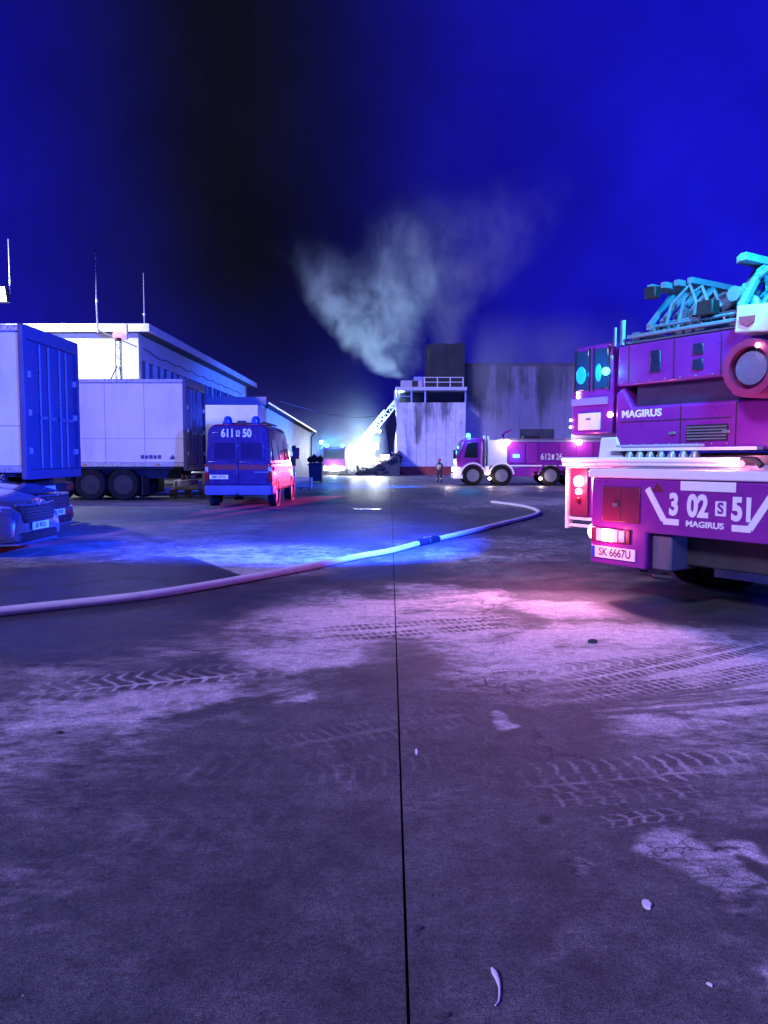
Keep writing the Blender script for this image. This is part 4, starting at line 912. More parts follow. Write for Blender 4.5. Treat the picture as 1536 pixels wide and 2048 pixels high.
for k, (a, b_) in enumerate(((1018, 1050), (1053, 1075), (1118, 1150), (1153, 1185))):
    ls = part('locker_shutter', B(lx(a), lx(b_), -.012, .018, 1.5, ztop - .35), M('shutter_red', (.26, .022, .31), .4, 0, .08, 3, dirt=.1), TK, .006)
    for j in range(6): part('shutter_slat', B(lx(a) + .03, lx(b_) - .03, -.022, -.013, 1.55 + j * .21, 1.72 + j * .21), M('shutter_red', (.33, .024, .25)), ls)
part('side_flasher', B(lx(1026), lx(1038), -.05, -.024, lz(915), lz(909)), lampblue, TK)
light('beacon_beam', TK, (.85, -.4, ztop + .45), (0.01, 0.10, 1.0), 26000, .15, 'SPOT', aim=(-12, -3, 0.5), spot=R(75))
light('beacon_beam', TK, (1.2, -.4, ztop + .55), (0.05, 0.09, 1.0), 24000, .15, 'SPOT', aim=(4.5, 31, 3.6), spot=R(56))
light('van_red_fill', TK, (.2, -.5, ztop - .2), (1.0, .04, .16), 85000, .06, 'SPOT', aim=(VX1 - tk.x - .25, VY + 2.4 - tk.y, .85), spot=R(5.2))  # added red spot with no lamp part of its own, reddens the van's side
light('side_flasher_lamp', TK, (lx(1031), -.35, lz(912)), (.03, .45, 1), 22, .08)
part('upper_trim', B(c3, cend, -.03, .015, ztop - .26, ztop - .13), alu, TK)
part('lower_trim', B(lx(1020), cend, -.03, .015, 1.28, 1.36), cream, TK)
part('lower_skirt', B(lx(1022), lx(1068), -.01, .5, .62, 1.22), red, TK, .03)
part('step_box', B(lx(970), lx(979), -.02, .6, .70, 1.30), white, TK, .04)
text('number', '612', lz(905) - lz(922), (lx(1091), -.03, lz(914)), RX, txm, TK, .008, sx=.8)
bx = part('number_box', B(lx(1103), lx(1108), -.03, -.026, lz(919), lz(909)), txm, TK)
text('number', '26', lz(905) - lz(922), (lx(1118), -.03, lz(914)), RX, txm, TK, .008, sx=.8)
part('roof_deck', MB().box(c3 - .3, cend, .1, 2.4, ztop - .115, ztop - .04), grey, TK)
hs = MB()
for k in range(5): hs.tube([(lx(1048), .3 + k * .18, ztop + .06), (lx(1080), .3 + k * .18, ztop + .06)], .085, 8)
part('suction_hose', hs, black, TK)
part('roof_box', B(lx(1150), lx(1205), .2, 1.3, ztop - .03, ztop + .30), alu, TK, .02)
mon = part('water_monitor', MB().tube([(lx(1010), 1.2, ztop - .05), (lx(1010), 1.2, ztop + .25), (lx(1014), 1.2, ztop + .4), (lx(1030), 1.2, ztop + .6)], .08, 8, rs=[.12, .1, .08, .05]), red, TK)
for px in (1013, 1157):
    p_ = (lx(px), -.12, lz(885)); wm = part('work_lamp', MB().sphere(p_, .20, 12, 8), lamppink, TK)
    part('lamp_bracket', MB().tube([(p_[0], -.1, p_[2] - .15), (p_[0], .1, p_[2] - .25)], .03, 6), black, wm)
    light('work_lamp_lamp', TK, (p_[0], -.6, p_[2]), (1.0, .60, .72), 80, .15)
for px in (979, 1081):
    part('marker_lamp', MB().sphere((lx(px), -.06, lz(957)), .10, 10, 6), lamppink, TK); light('marker_lamp_lamp', TK, (lx(px), -.4, lz(957)), (1, .75, .7), 30, .06)
for px in (946, 1003, 1101, 1148):
    x = lx(px)
    for s_, y in ((-1, .15), (1, 2.35)): wheel(TK, (x, y, .68), .68, .42, 'y', outer=s_, rimm=grey)
    fd = MB(); outer_, inner_ = .86, .76
    for k in range(12):
        a0, a1 = R(5 + 170 * k / 12), R(5 + 170 * (k + 1) / 12)
        pts = [(x + r_ * math.cos(a), y_, .68 + r_ * math.sin(a)) for (r_, a) in ((outer_, a0), (outer_, a1), (inner_, a1), (inner_, a0)) for y_ in (-.08,)]
        fd.loft([pts, [(p_[0], .45, p_[2]) for p_ in pts]])
    part('fender', fd, white if px < 1050 else red, TK)
# ================================================================== THE LADDER TRUCK (302 51), seen from behind
UX, UY = 0.552, -0.834
C0 = at(1180, 1125, 7.7)
LD = thing('turntable_ladder_truck', 'big red turntable ladder truck numbered 302 51, rear towards us at right', 'fire engine', (C0.x, 7.7, 0), math.atan2(UY, UX))
# rear overhang: left leg carrying lamps and plate, wide box above
W_ = 2.45
bxm = MB().prism([(0, .35), (.667, .35), (.667, .70), (W_, .70), (W_, 1.20), (0, 1.20)], 'y', 0, .55)
rbx = part('rear_box', bxm, red, LD, .02)
part('top_strip', B(-.03, W_ + .03, -.02, .58, 1.203, 1.285), cream, rbx, .015)
hat = part('hatch', B(.15, .60, -.012, .006, .78, 1.12), M('hatch_dark', (.16, .015, .05), .35, 0, .1, 3, coat=.3), rbx, .012)
part('hatch_seam', B(.372, .378, -.0135, -.0125, .79, 1.11), black, hat); part('hatch_handle', B(.30, .36, -.035, -.0125, .93, .96), grey, hat)
part('triangle_mark', MB().prism([(.72, 1.09), (.86, 1.09), (.79, 1.18)], 'y', -.006, .004), M('hatch_dark', (.16, .015, .05)), rbx)
part('pale_sign', B(1.03, 1.56, -.012, -.001, 1.108, 1.192), cream, rbx, .006)
# V-shaped reflective band with the number above it
def band(m, a, b_, wd):
    a, b_ = Vector((a[0], 0, a[1])), Vector((b_[0], 0, b_[1])); d = (b_ - a).normalized(); nrm = Vector((-d.z, 0, d.x)) * wd / 2
    return m.loft([[Vector((0, -.007, 0)) + v for v in (a - nrm, b_ - nrm, b_ + nrm, a + nrm)], [Vector((0, .003, 0)) + v for v in (a - nrm, b_ - nrm, b_ + nrm, a + nrm)]])
part('chevron_band', band(MB(), (.675, 1.115), (.862, .833), .06), cream, rbx)
part('chevron_band', band(MB(), (1.88, 1.115), (1.690, .815), .06), cream, rbx)
part('chevron_foot', B(.855, 1.02, -.0072, .003, .795, .850), cream, rbx); part('chevron_foot', B(1.53, 1.70, -.0072, .003, .785, .840), cream, rbx)
text('maker_lettering', 'MAGIRUS', .072, (1.275, -.006, .817), RX, cream, rbx, .0022, sx=1.22)
text('number', '3', .262, (.965, -.006, .972), RX, cream, rbx, .012, sx=.78)
text('number', '02', .262, (1.205, -.006, .969), RX, cream, rbx, .012, sx=.78)
nb = part('number_box', B(1.375, 1.475, -.008, .003, .905, 1.03), cream, rbx)
text('number_letter', 'S', .13, (1.425, -.011, .967), RX, red, nb, .004, ext=.0015)
text('number', '51', .262, (1.625, -.006, .962), RX, cream, rbx, .012, sx=.78)
# lamps and plate
lm = part('lamp_cluster', B(.02, .50, -.02, -.001, .575, .715), M('hatch_dark', (.16, .015, .05)), rbx, .01)
part('tail_lamp', B(.175, .305, -.036, -.021, .585, .705), lamppink, lm, .02)
part('tail_lamp_surround', B(.10, .17, -.032, -.021, .585, .705), lampglass, lm, .01); part('tail_lamp_surround', B(.31, .355, -.032, -.021, .585, .705), lampglass, lm, .01)
part('reversing_lamp', B(.375, .445, -.032, -.021, .59, .70), M('pale_lens', (.6, .5, .6), .2), lm, .01)
part('side_lamp', MB().sphere((-.02, .05, .66), .062, 12, 8, (.7, .8, 1.2)), lamppink, rbx)
light('tail_lamp_lamp', LD, (.24, -.22, .645), (1.0, .10, .22), 9, .05)
light('side_lamp_lamp', LD, (-.22, -.05, .66), (1.0, .10, .26), 10, .05)
part('side_flasher', B(W_ + .002, W_ + .04, .05, .2, .85, .95), lampblue, rbx)  # added flasher out of view, there to light the undercarriage blue
light('side_flasher_lamp', LD, (W_ + .3, .3, .5), (.06, .12, 1.0), 60, .06)  # blue fill under the truck, from the added unseen flasher
npz = part('number_plate', B(.03, .56, -.016, -.001, .415, .530), M('plate_white', (.85, .85, .85), .35, 0, .03, 5), rbx, .004)
part('plate_strip', B(.032, .075, -.0185, -.0165, .418, .527), M('plate_blue', (.02, .06, .5), .4), npz)
text('plate_lettering', 'SK 6667U', .108, (.318, -.0175, .474), RX, M('plate_ink', (.08, .05, .1), .6), npz, .002, sx=.88, ext=.001)
part('tow_eye', MB().tube([(.55, .1, .33), (.75, .05, .30), (.85, .12, .29), (.72, .2, .30)], .025, 6), black, LD)
# recess beyond, bumper beam, chassis
part('chassis', MB().box(.72, W_ - .72, .56, 9.2, .55, .98).box(.70, W_ - .70, .30, .555, .40, .695), chassis, LD, .02)
part('step_box', B(.69, .90, .06, .45, .36, .69), M('blue_black_box', (.10, .10, .14), .5), LD, .02)
bdy = part('body', B(-.05, W_ + .05, .56, 6.6, .72, 1.28), red, LD, .03)
for k in range(5):
    part('locker_shutter', B(-.066, -.052, .9 + k * 1.1, 1.9 + k * 1.1, .80, 1.22), alu, bdy, .006)
    part('locker_shutter', B(W_ + .052, W_ + .066, .9 + k * 1.1, 1.9 + k * 1.1, .80, 1.22), alu, bdy, .006)
part('deck', B(-.85, W_ + .1, .52, 6.6, 1.283, 1.335), M('chequer_deck', (.40, .38, .42), .4, .5, .12, 6, bump=.6, bs=90), LD, .008)
# rail light strip along the deck edge
rail = part('deck_rail', MB().tube([(-.87, .50, 1.375), (1.28, .50, 1.375)], .028, 10).tube([(-.87, .50, 1.33), (1.28, .50, 1.33)], .016, 8), white, LD)
part('deck_lamp', MB().sphere((1.18, .45, 1.36), .05, 12, 8, (1.5, 1, .8)), lamppink, rail)
part('deck_lamp', MB().sphere((1.30, .47, 1.345), .03, 10, 6), lampglass, rail)
part('rail_end', MB().tube([(1.28, .5, 1.375), (1.42, .5, 1.375), (1.47, .5, 1.33)], .03, 8), black, rail)
light('deck_lamp_lamp', LD, (1.15, .28, 1.44), (1.0, .28, .50), 9, .05)
# outrigger on the left, extended, with its marker lamps
orp = part('outrigger', MB().box(-.86, -.06, .62, .72, .70, 1.28).box(-.80, -.06, .72, 1.1, .75, 1.15), red, LD, .015)
for b0_ in ((-.885, -.858, .56, .66, .60, 1.40), (-.855, -.06, .60, .617, .62, .655), (-.855, -.06, .60, .617, .70, .735)):
    part('reflective_edge', B(*b0_), cream, orp, .004)
part('lamp_plate', B(-.84, -.58, .585, .618, .74, 1.28), M('hatch_dark', (.16, .015, .05)), orp, .01)
for z, r_, mt in ((1.335, .05, lamppink), (1.135, .062, lamppink), (1.02, .032, lamppink), (.93, .03, lampred0)):
    part('marker_lamp', MB().lathe([(r_, -.0), (r_ * .9, -.03), (r_ * .4, -.045)], (-.70, .584 if z < 1.3 else .54, z), 'y', 16), mt, orp)
part('marker_lamp', MB().sphere((-.90, .63, 1.13), .035, 10, 6), lamppink, orp)
part('lamp_hood', B(-.44, -.28, .55, .62, .95, 1.2), M('hatch_dark', (.16, .015, .05)), orp, .02)
light('marker_lamp_lamp', LD, (-.78, .30, 1.15), (1.0, .22, .42), 26, .06)
light('marker_lamp_beam', LD, (-.75, .30, 1.34), (1.0, .40, .84), 260, .06, 'SPOT', aim=(1.9, -2.6, 0), spot=R(115))
light('marker_lamp_lamp', LD, (-1.05, .60, 1.15), (1.0, .20, .40), 26, .06)
part('outrigger_jack', MB().lathe([(.07, .75), (.07, .54)], (-.5, .86, 0), 'z', 14).lathe([(.05, .54), (.12, .53), (.13, .49)], (-.5, .86, 0), 'z', 16), chassis, LD)
# wheels
for (x0, s_) in ((-.02, -1), (.33, -1), (1.80, 1), (2.14, 1)): wheel(LD, (x0 + .16, 1.65, .50), .50, .29, 'x', outer=s_, n=32)
for s_ in (-1, 1): wheel(LD, (W_ / 2 + s_ * 1.02, 6.0, .50), .50, .31, 'x', outer=s_, n=32)
for x0, x1 in ((-.06, .70), (1.75, 2.51)):
    m = MB()
    for k in range(10):
        a0, a1 = R(0 + 175 * k / 10), R(175 * (k + 1) / 10)
        q4 = [(1.65 - .6 * math.cos(a0), .5 + .6 * math.sin(a0)), (1.65 - .6 * math.cos(a1), .5 + .6 * math.sin(a1)), (1.65 - .57 * math.cos(a1), .5 + .57 * math.sin(a1)), (1.65 - .57 * math.cos(a0), .5 + .57 * math.sin(a0))]
        m.loft([[(x0, *p_) for p_ in q4], [(x1, *p_) for p_ in q4]])
    part('mudguard', m, M('mudguard_grey', (.35, .35, .38), .5, 0, .1, 4), LD)
part('mud_flap', B(.75, 1.7, .95, .97, .22, .66), M('mudflap', (.30, .30, .34), .6, 0, .15, 4), LD)
# turntable and housing
part('turntable', MB().lathe([(.95, 1.336), (.95, 1.42), (.8, 1.45)], (.9, 1.9, 0), 'z', 40), grey, LD)
part('pedestal', MB().loft([[(-.62, .78, 1.338), (-.24, .78, 1.338), (-.24, 1.4, 1.338), (-.62, 1.4, 1.338)], [(-.58, .78, 1.62), (-.36, .78, 1.62), (-.36, 1.4, 1.62), (-.58, 1.4, 1.62)]]), M('pedestal_white', (.70, .68, .72), .45, 0, .06, 4), LD, .015)
hou = part('housing', MB().prism([(-.40, 1.47), (2.2, 1.47), (2.2, 1.94), (-.18, 1.94), (-.30, 2.16), (-.30, 2.16), (-.40, 2.10)], 'y', .80, 2.9), red, LD, .03)
part('housing_upper', MB().prism([(-.38, 2.165), (2.2, 2.165), (2.2, 2.60), (-.36, 2.60)], 'y', .78, 2.9), red, LD, .03)
part('housing_recess', B(-.16, 2.18, .86, 2.8, 1.943, 2.162), M('recess_dark', (.05, .02, .06), .4, 0, .1, 3), LD)
part('housing_ledge', B(-.42, 1.3, .70, .80, 1.47, 1.50), cream, hou)
text('maker_lettering', 'MAGIRUS', .105, (-.055, .797, 1.86), RX, cream, hou, .0032, sx=1.15)
for xx in (.42, 1.02): part('panel_seam', B(xx, xx + .012, .796, .803, 1.51, 1.92), black, hou)
part('panel_seam', B(-.34, .98, .796, .803, 1.775, 1.785), black, hou)
for xx in (.30, .90): part('panel_handle', B(xx, xx + .08, .775, .799, 1.63, 1.66), grey, hou, .006)
for k in range(9): part('rivet', MB().lathe([(.009, .800), (.009, .794), (.004, .791)], (-.34 + k * .16, 0, 1.535), 'y', 8), grey, hou)
part('cooling_grille', B(.50, .95, .790, .802, 1.56, 1.72), black, hou)
for k in range(5): part('grille_slat', B(.51, .94, .782, .7895, 1.575 + k * .029, 1.588 + k * .029), grey, bpy.data.objects['cooling_grille'])
hu = bpy.data.objects['housing_upper']
for xx in (-.22, .34, .86): part('panel_seam', B(xx, xx + .010, .776, .783, 2.19, 2.58), black, hu)
for k in range(8): part('rivet', MB().lathe([(.009, .780), (.009, .774), (.004, .771)], (-.30 + k * .18, 0, 2.20), 'y', 8), grey, hu)
part('slot', B(.06, .19, .765, .785, 2.27, 2.50), M('slot_dark', (.02, .02, .06), .3), hu, .015)
for z in (2.25, 2.40): part('inspection_port', B(.56, .68, .765, .785, z, z + .11), M('slot_dark', (.02, .02, .06)), hu, .02)
part('side_lamp', MB().sphere((-.47, .80, 1.87), .032, 10, 6), lamppink, hou)
part('rail_bar', MB().tube([(-.30, .72, 1.52), (.75, .72, 1.52)], .015, 6), lampclear, LD)
for k in range(7): part('hydraulic_valve', MB().lathe([(.05, 1.337), (.05, 1.42), (.03, 1.46)], (-.12 + k * .13, .72, 0), 'z', 10), grey, LD)
part('valve_cover', MB().box(.36, .85, .66, .74, 1.337, 1.40), alu, LD, .02)
# operator cabin left of the housing
oc = part('control_cabin', MB().prism([(-1.04, 1.66), (-.46, 1.66), (-.44, 2.25), (-.47, 2.66), (-.98, 2.66), (-1.05, 2.2)], 'y', .80, 1.7), red, LD, .03)
wn = M('cabin_glass', (.02, .05, .10), .08, 0, 0, 1, spec=.9)
for x0, x1 in ((-.97, -.78), (-.70, -.50)):
    ow = part('window', B(x0, x1, .785, .803, 2.16, 2.60), wn, oc, .03)
    part('window_frame', MB().box(x0 - .02, x0 - .003, .783, .80, 2.14, 2.62).box(x1 + .003, x1 + .02, .783, .80, 2.14, 2.62), black, ow)
lens = M('cyan_reflection_glow', (.02, .2, .6), .2, 0, 0, 1, emit=(0.0, .36, 1.0), es=1.3)  # emissive ovals that paint cyan reflections onto the cabin windows
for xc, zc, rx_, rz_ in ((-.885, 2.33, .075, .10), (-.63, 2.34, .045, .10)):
    part('window_reflection', MB().sphere((xc, .782, zc), 1.0, 16, 8, (rx_, .012, rz_)), lens, oc)
part('panel_band', B(-1.03, -.50, .785, .799, 1.99, 2.07), M('band_violet', (.25, .2, .45), .4), oc)
part('white_plate', B(-.92, -.60, .780, .799, 1.71, 1.90), white, oc, .006)
part('plate_mark', B(-.80, -.73, .776, .7795, 1.825, 1.84), bdg, oc)
for z in (2.09, 2.135): part('small_lamp', MB().sphere((-.93, .785, z), .018, 8, 6), lamppink, oc)
for z in (1.75, 1.83): part('small_lamp', MB().sphere((-1.035, .785, z), .015, 8, 6), lamppink, oc)
bl = part('blue_flasher', MB().sphere((-.49, .74, 2.34), .045, 12, 8), lampblue, oc)
light('blue_flasher_lamp', LD, (-.62, .52, 2.36), (.02, .42, 1.0), 9, .05)
light('blue_flasher_beam', LD, (-1.15, .45, 2.36), (.01, .05, 1.0), 30000, .06, 'SPOT', aim=(-10.0, -.4, 0), spot=R(80))
part('bracket', MB().box(-.50, -.36, .9, 1.3, 1.70, 1.80).box(-.50, -.36, .9, 1.3, 2.3, 2.4), black, LD)
part('grab_post', MB().tube([(-.40, .78, 2.60), (-.40, .78, 2.80)], .02, 6).tube([(-.30, .78, 2.60), (-.30, .78, 2.86)], .03, 6), grey, LD)
# pivot ring and white tagged box at the right
rng_c = (1.36, .46, 2.18)
pv = part('pivot_ring', MB().lathe([(.185, -.03), (.245, -.03), (.255, 0), (.255, .30), (.185, .30)], rng_c, 'y', 32, True), M('ring_salmon', (.34, .04, .14), .4, 0, .1, 4), LD)
part('pivot_disc', MB().lathe([(.182, .08), (.15, .04), (.145, .01), (.03, .0)], rng_c, 'y', 32), M('disc_grey', (.34, .36, .46), .25, .4, .1, 4), pv)
part('glowing_bolt', MB().sphere((1.46, .40, 2.36), .022, 8, 6), lamppink, pv)  # bolt head made to glow with the lit lamp material
part('pivot_bracket', B(1.05, 1.68, .66, .79, 1.97, 2.44), red, LD, .03)
wb_ = part('tagged_box', MB().loft([[(1.20, .45, 2.50), (1.70, .45, 2.46), (1.70, .75, 2.46), (1.20, .75, 2.50)], [(1.22, .45, 2.74), (1.70, .45, 2.70), (1.70, .75, 2.70), (1.22, .75, 2.74)]]), M('box_cream', (.80, .80, .74), .45), LD, .015)
part('shield_emblem', MB().prism([(1.25, 2.635), (1.40, 2.628), (1.395, 2.575), (1.33, 2.54), (1.26, 2.575)], 'y', .436, .447), M('emblem_red', (.45, .08, .12), .5), wb_)
# the ladder: four nested truss sections lying over the turntable, running forward
ladm = M('ladder_alu', (.16, .24, .30), .45, .15, .12, 5)
def side_truss(m, x, y0, y1, z0, z1, r, pitch, flip):
    m.bar((x, y0, z0), (x, y1, z0), r * 1.3); m.bar((x, y0, z1), (x, y1, z1), r * 1.3)
    k, y = 0, y0
    while y < y1 - pitch * .9:
        m.bar((x, y, z0), (x, y + pitch * 1.15, z1), r)
        if flip and k % 2: m.bar((x, y, z1), (x, y + pitch, z0), r * .6)
        y += pitch; k += 1
for k in range(4):
    xl, xr = .06 + k * .085, 1.16 - k * .075
    y0, y1 = .74 + k * .10, 7.2 + k * .35; z0, z1 = 2.74 + k * .04, 3.14 + k * .02
    m = MB(); side_truss(m, xl, y0, y1, z0, z1, .044, .36, k % 2); side_truss(m, xr, y0 - .12, y1, z0, z1 + .06, .05, .30, k % 2)
    sec = part('ladder_section', m, ladm, LD, smooth=0)
    rg_ = MB()
    for j in range(int((y1 - y0) / .3)): rg_.tube([(xl, y0 + .05 + j * .3, z0), (xr, y0 + .05 + j * .3, z0)], .016, 6)
    part('rung_set', rg_, ladm, sec)
part('ladder_cradle', MB().box(-.30, 1.10, .80, .92, 2.605, 2.635).box(-.22, 1.15, .74, .80, 2.655, 2.69).box(-.20, -.10, .8, 2.6, 2.605, 2.72).box(1.62, 1.74, .8, 2.6, 2.605, 2.72), ladm, LD, .008)
part('ladder_bed', MB().prism([(.12, 2.64), (1.12, 2.64), (1.05, 2.92), (.75, 2.95), (.2, 2.90)], 'y', .98, 6.5), M('bed_blue_grey', (.16, .17, .22), .5, .1, .2, 5, dirt=.2), LD, .03)
random.seed(11)
hz_ = MB()
for k in range(7):
    y = .82 + .05 * k; hz_.tube([(.20 + .11 * k, y, 2.70), (.27 + .11 * k, y, 2.95 + .05 * math.sin(k * 2)), (.44 + .10 * k, y + .05, 3.05 + .06 * math.cos(k)), (.58 + .09 * k, y, 2.85), (.63 + .09 * k, y, 2.68)], .018, 6)
part('hydraulic_hoses', hz_, ladm, LD)
for k in range(5): part('cable', MB().tube([(.10 + .22 * k, .78, 2.72 + .03 * k), (.12 + .22 * k, 2.2, 2.98 + .02 * (k % 2)), (.10 + .22 * k, 4.5, 3.0), (.10 + .22 * k, 6.6, 2.9)], .010, 5), black, LD)
for k in range(6): part('roller', MB().lathe([(.035, -.03), (.05, -.028), (.05, .028), (.035, .03)], (.08 + .085 * (k % 4), .80 + .12 * k, 2.72), 'x', 12), grey, LD)
part('floodlight_case', B(.02, .16, .70, .80, 3.02, 3.14), black, LD, .015); part('junction_box', B(.62, .80, .72, .84, 2.76, 2.90), black, LD, .015)
part('ram', MB().tube([(.5, 1.0, 2.66), (1.05, .86, 2.98)], .045, 10).tube([(1.05, .86, 2.98), (1.3, .82, 3.1)], .028, 8), ladm, LD)
part('pulley_block', MB().lathe([(.09, -.03), (.11, -.02), (.11, .02), (.09, .03)], (1.12, .80, 2.78), 'y', 16).lathe([(.07, -.03), (.07, .03)], (.98, .8, 2.92), 'y', 14), ladm, LD)
# blue beacon at the turntable's right side
part('beacon_post', MB().tube([(2.05, .9, 2.6), (1.95, .5, 3.5)], .03, 6), black, LD)
part('beacon', MB().lathe([(.08, 3.5), (.09, 3.53), (.08, 3.66), (.03, 3.7)], (1.95, .5, 0), 'z', 14), lampblue, LD)
light('beacon_lamp', LD, (1.85, .10, 3.62), (.01, .50, 1.0), 620, .1, 'SPOT', aim=(.6, 1.1, 2.95), spot=R(95))
# cab at the far end
cabx = part('cab', MB().prism([(7.0, .55), (8.9, .55), (8.95, 1.5), (8.6, 2.5), (7.0, 2.5)], 'x', 0, W_), red, LD, .06)
part('cab_window', B(-.012, .02, 7.3, 8.3, 1.55, 2.3), glass, cabx); part('cab_window', B(W_ - .02, W_ + .012, 7.3, 8.3, 1.55, 2.3), glass, cabx)
part('windscreen', MB().loft([[(.15, 8.97, 1.55), (W_ - .15, 8.97, 1.55), (W_ - .2, 8.65, 2.42), (.2, 8.65, 2.42)], [(.15, 8.9, 1.55), (W_ - .15, 8.9, 1.55), (W_ - .2, 8.58, 2.42), (.2, 8.58, 2.42)]]), glass, cabx)
part('ladder_rest', MB().box(.3, .4, 6.8, 6.9, 1.3, 2.72).box(1.3, 1.4, 6.8, 6.9, 1.3, 2.72), grey, LD)
# ================================================================== LITTER ON THE CONCRETE
def litter(px, py, pts, th, mt, label, cat='litter', nm='litter'):
    c = gnd(px, py); q = [gnd(*p) - c for p in pts]
    ob = part(nm, MB().loft([[(p.x, p.y, .004) for p in q], [(p.x * .92, p.y * .92, th) for p in q]]), mt, None, loc=(c.x, c.y, c.z))
    return tag(ob, label, cat)
paper = M('paper_scrap', (.85, .84, .80), .8, 0, .08, 20, bump=.5, bs=60)
litter(1293, 1813, [(1283, 1808), (1288, 1806), (1297, 1808), (1304, 1816), (1301, 1822), (1293, 1822), (1286, 1816)], .014, paper, 'largest white scrap on the concrete, lower right')
litter(1418, 1974, [(1412, 1971), (1418, 1971), (1426, 1976), (1424, 1978)], .01, paper, 'tiny white sliver on the concrete near the lower right corner')
litter(833, 1506, [(830, 1500), (834, 1499), (836, 1506), (833, 1513), (830, 1508)], .006, paper, 'small white crumb just right of the slab joint')
c_ = gnd(990, 1965)
st = part('string_scrap', MB().tube([gnd(*p) - c_ + Vector((0, 0, .006)) for p in ((983, 1940), (989, 1950), (996, 1965), (999, 1980), (999, 1995), (997, 2008), (990, 2015))], .004, 6, rs=[.003, .008, .006, .003, .003, .0025, .002]), paper, None, loc=tuple(c_))
tag(st, 'curled white strip of plastic lying on the concrete at the bottom', 'litter')
stone = M('dark_pebble', (.04, .04, .045), .8, 0, .3, 20)
for px, py, s_, lab in ((838, 1858, .011, 'dark pebble beside the slab joint near the bottom'), (1185, 1285, .03, 'dark chip on the pale dusty concrete before the truck'), (893, 2032, .009, 'dark pebble at the very bottom of the picture'), (120, 1467, .016, 'dark pebble on the left of the yard')):
    c_ = gnd(px, py); o_ = part('pebble', MB().sphere((0, 0, s_ * .35), s_, 9, 6, (1.3, .8, .6)), stone, None, loc=tuple(c_)); tag(o_, lab, 'pebble', 'pebbles on the concrete')
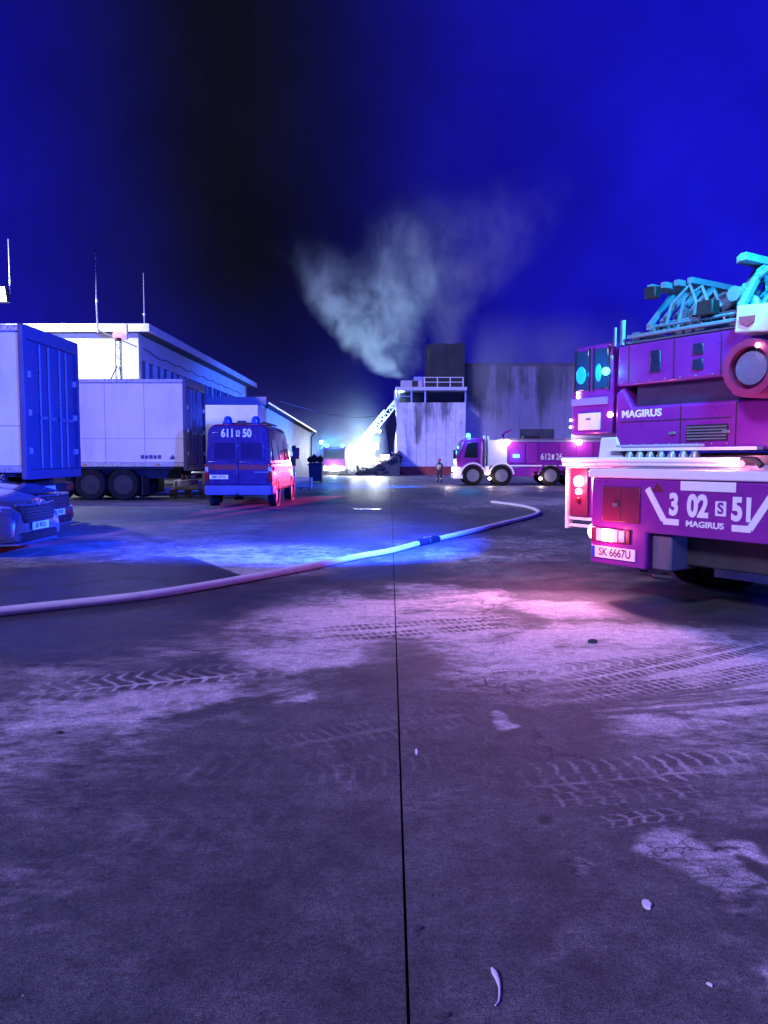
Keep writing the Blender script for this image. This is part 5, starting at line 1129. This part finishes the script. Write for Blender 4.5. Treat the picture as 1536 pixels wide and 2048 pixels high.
# ================================================================== SMOKE
def smoke_mat(name, build):
    mt = bpy.data.materials.new(name); mt.use_nodes = True; t = NT(mt.node_tree); t.n.clear()
    vol = t.new('ShaderNodeVolumePrincipled'); vol.inputs['Color'].default_value = (.80, .84, .86, 1); vol.inputs['Anisotropy'].default_value = 0.1
    p = t.new('ShaderNodeTexCoord').outputs['Object']
    t.put(vol.inputs['Density'], build(t, p)); t.l.new(vol.outputs[0], t.new('ShaderNodeOutputMaterial').inputs['Volume'])
    return mt
PY = 90.0
def plume(t, p):
    x, y, z = t.sep(p)[:3]
    wv = t.noise(t.v('MULTIPLY', p, (1, 1, .8)), .11, 3, .6, out=1)
    pw_ = t.v('ADD', p, t.v('MULTIPLY', t.v('SUBTRACT', wv, (.5, .5, .5)), (8, 5, 7)))
    X, Y, Z = t.sep(pw_)[:3]
    tot = None
    for pts, r0, r1, s_ in (([(797, 770), (765, 735), (715, 660), (610, 470)], 1.6, 6.0, 1.0), ([(800, 770), (782, 660), (810, 540), (930, 370)], 1.4, 9.5, .7), ([(900, 720), (890, 640), (950, 530), (1090, 350)], 1.8, 11.0, .5)):
        q = [at(a, b_, PY) for a, b_ in pts]; z0, z1 = q[0].z, q[-1].z
        h = t.lin(Z, z0, z1)
        rmp = t.new('ShaderNodeFloatCurve'); cv = rmp.mapping.curves[0]; xs_ = [v.x for v in q]; xa, xb = min(xs_), max(xs_)
        for i, v in enumerate(q):
            pt = ((v.z - z0) / (z1 - z0), (v.x - xa) / (xb - xa))
            if i in (0, len(q) - 1): cv.points[0 if i == 0 else -1].location = pt
            else: cv.points.new(*pt)
        rmp.mapping.update(); t.put(rmp.inputs[1], h)
        cx = t.m('ADD', t.m('MULTIPLY', rmp.outputs[0], xb - xa), xa)
        rad = t.lin(h, 0, 1, r0, r1)
        d = t.v('LENGTH', t.comb(t.m('SUBTRACT', X, cx), t.m('SUBTRACT', Y, PY), 0.0))
        f = t.sm(t.m('DIVIDE', d, rad), .30, 1.15, 1, 0)
        f = t.m('MULTIPLY', f, t.m('MULTIPLY', t.sm(h, 0.0, .03), t.sm(h, .02, .98, s_, 0.0)))
        tot = f if tot is None else t.m('ADD', tot, f)
    nn = t.sm(t.noise(t.v('MULTIPLY', pw_, (1, 1, .7)), .36, 7, .66), .38, .74)
    return t.m('MULTIPLY', t.m('MULTIPLY', tot, nn), .62)
def veil(t, p):
    x, y, z = t.sep(p)[:3]
    nn = t.sm(t.noise(t.v('MULTIPLY', p, (1, 1, .5)), .22, 5, .62), .36, .66, .15, 1.0)
    e = t.m('MULTIPLY', t.m('MULTIPLY', t.sm(x, hx0 - .5, hx0 + 2.5), t.sm(x, hx1 - 9, hx1 - 1, 1, 0)), t.m('MULTIPLY', t.sm(z, 1.0, 6.0), t.sm(z, 9, 17, 1, 0)))
    return t.m('MULTIPLY', t.m('MULTIPLY', nn, e), .16)
vl = part('smoke_veil', B(hx0 - .3, hx1 - 1, 77.5, 83.6, .5, 17), smoke_mat('veil_smoke', veil), None, smooth=0)
tag(vl, 'thin smoke drifting across the front of the burnt hall', 'smoke', kind='stuff')
a_, b2 = at(480, 790, PY), at(1130, 340, PY)
sm_ = part('smoke_plume', B(a_.x, b2.x, PY - 8, PY + 8, at(700, 905, PY).z, b2.z), smoke_mat('smoke', plume), None, smooth=0)
tag(sm_, 'grey-white smoke plumes drifting up from behind the burnt tower', 'smoke', kind='stuff')
def low(t, p):
    x, y, z = t.sep(p)[:3]
    nn = t.sm(t.noise(p, .13, 5, .6), .35, .7, .25, 1.0)
    edge = t.m('MULTIPLY', t.sm(x, -30, -16), t.sm(x, -5, 0.15, 1, 0))
    return t.m('MULTIPLY', t.m('MULTIPLY', nn, edge), t.m('MULTIPLY', t.m('EXPONENT', t.m('MULTIPLY', t.m('ADD', z, .4), -.55)), .34))
lo = part('ground_smoke', B(-30, 0.2, 78.5, 112, -.40, 16), smoke_mat('thin_smoke', low), None, smooth=0)
tag(lo, 'thin lit smoke hanging over the fire ground beyond the bin', 'smoke', kind='stuff')
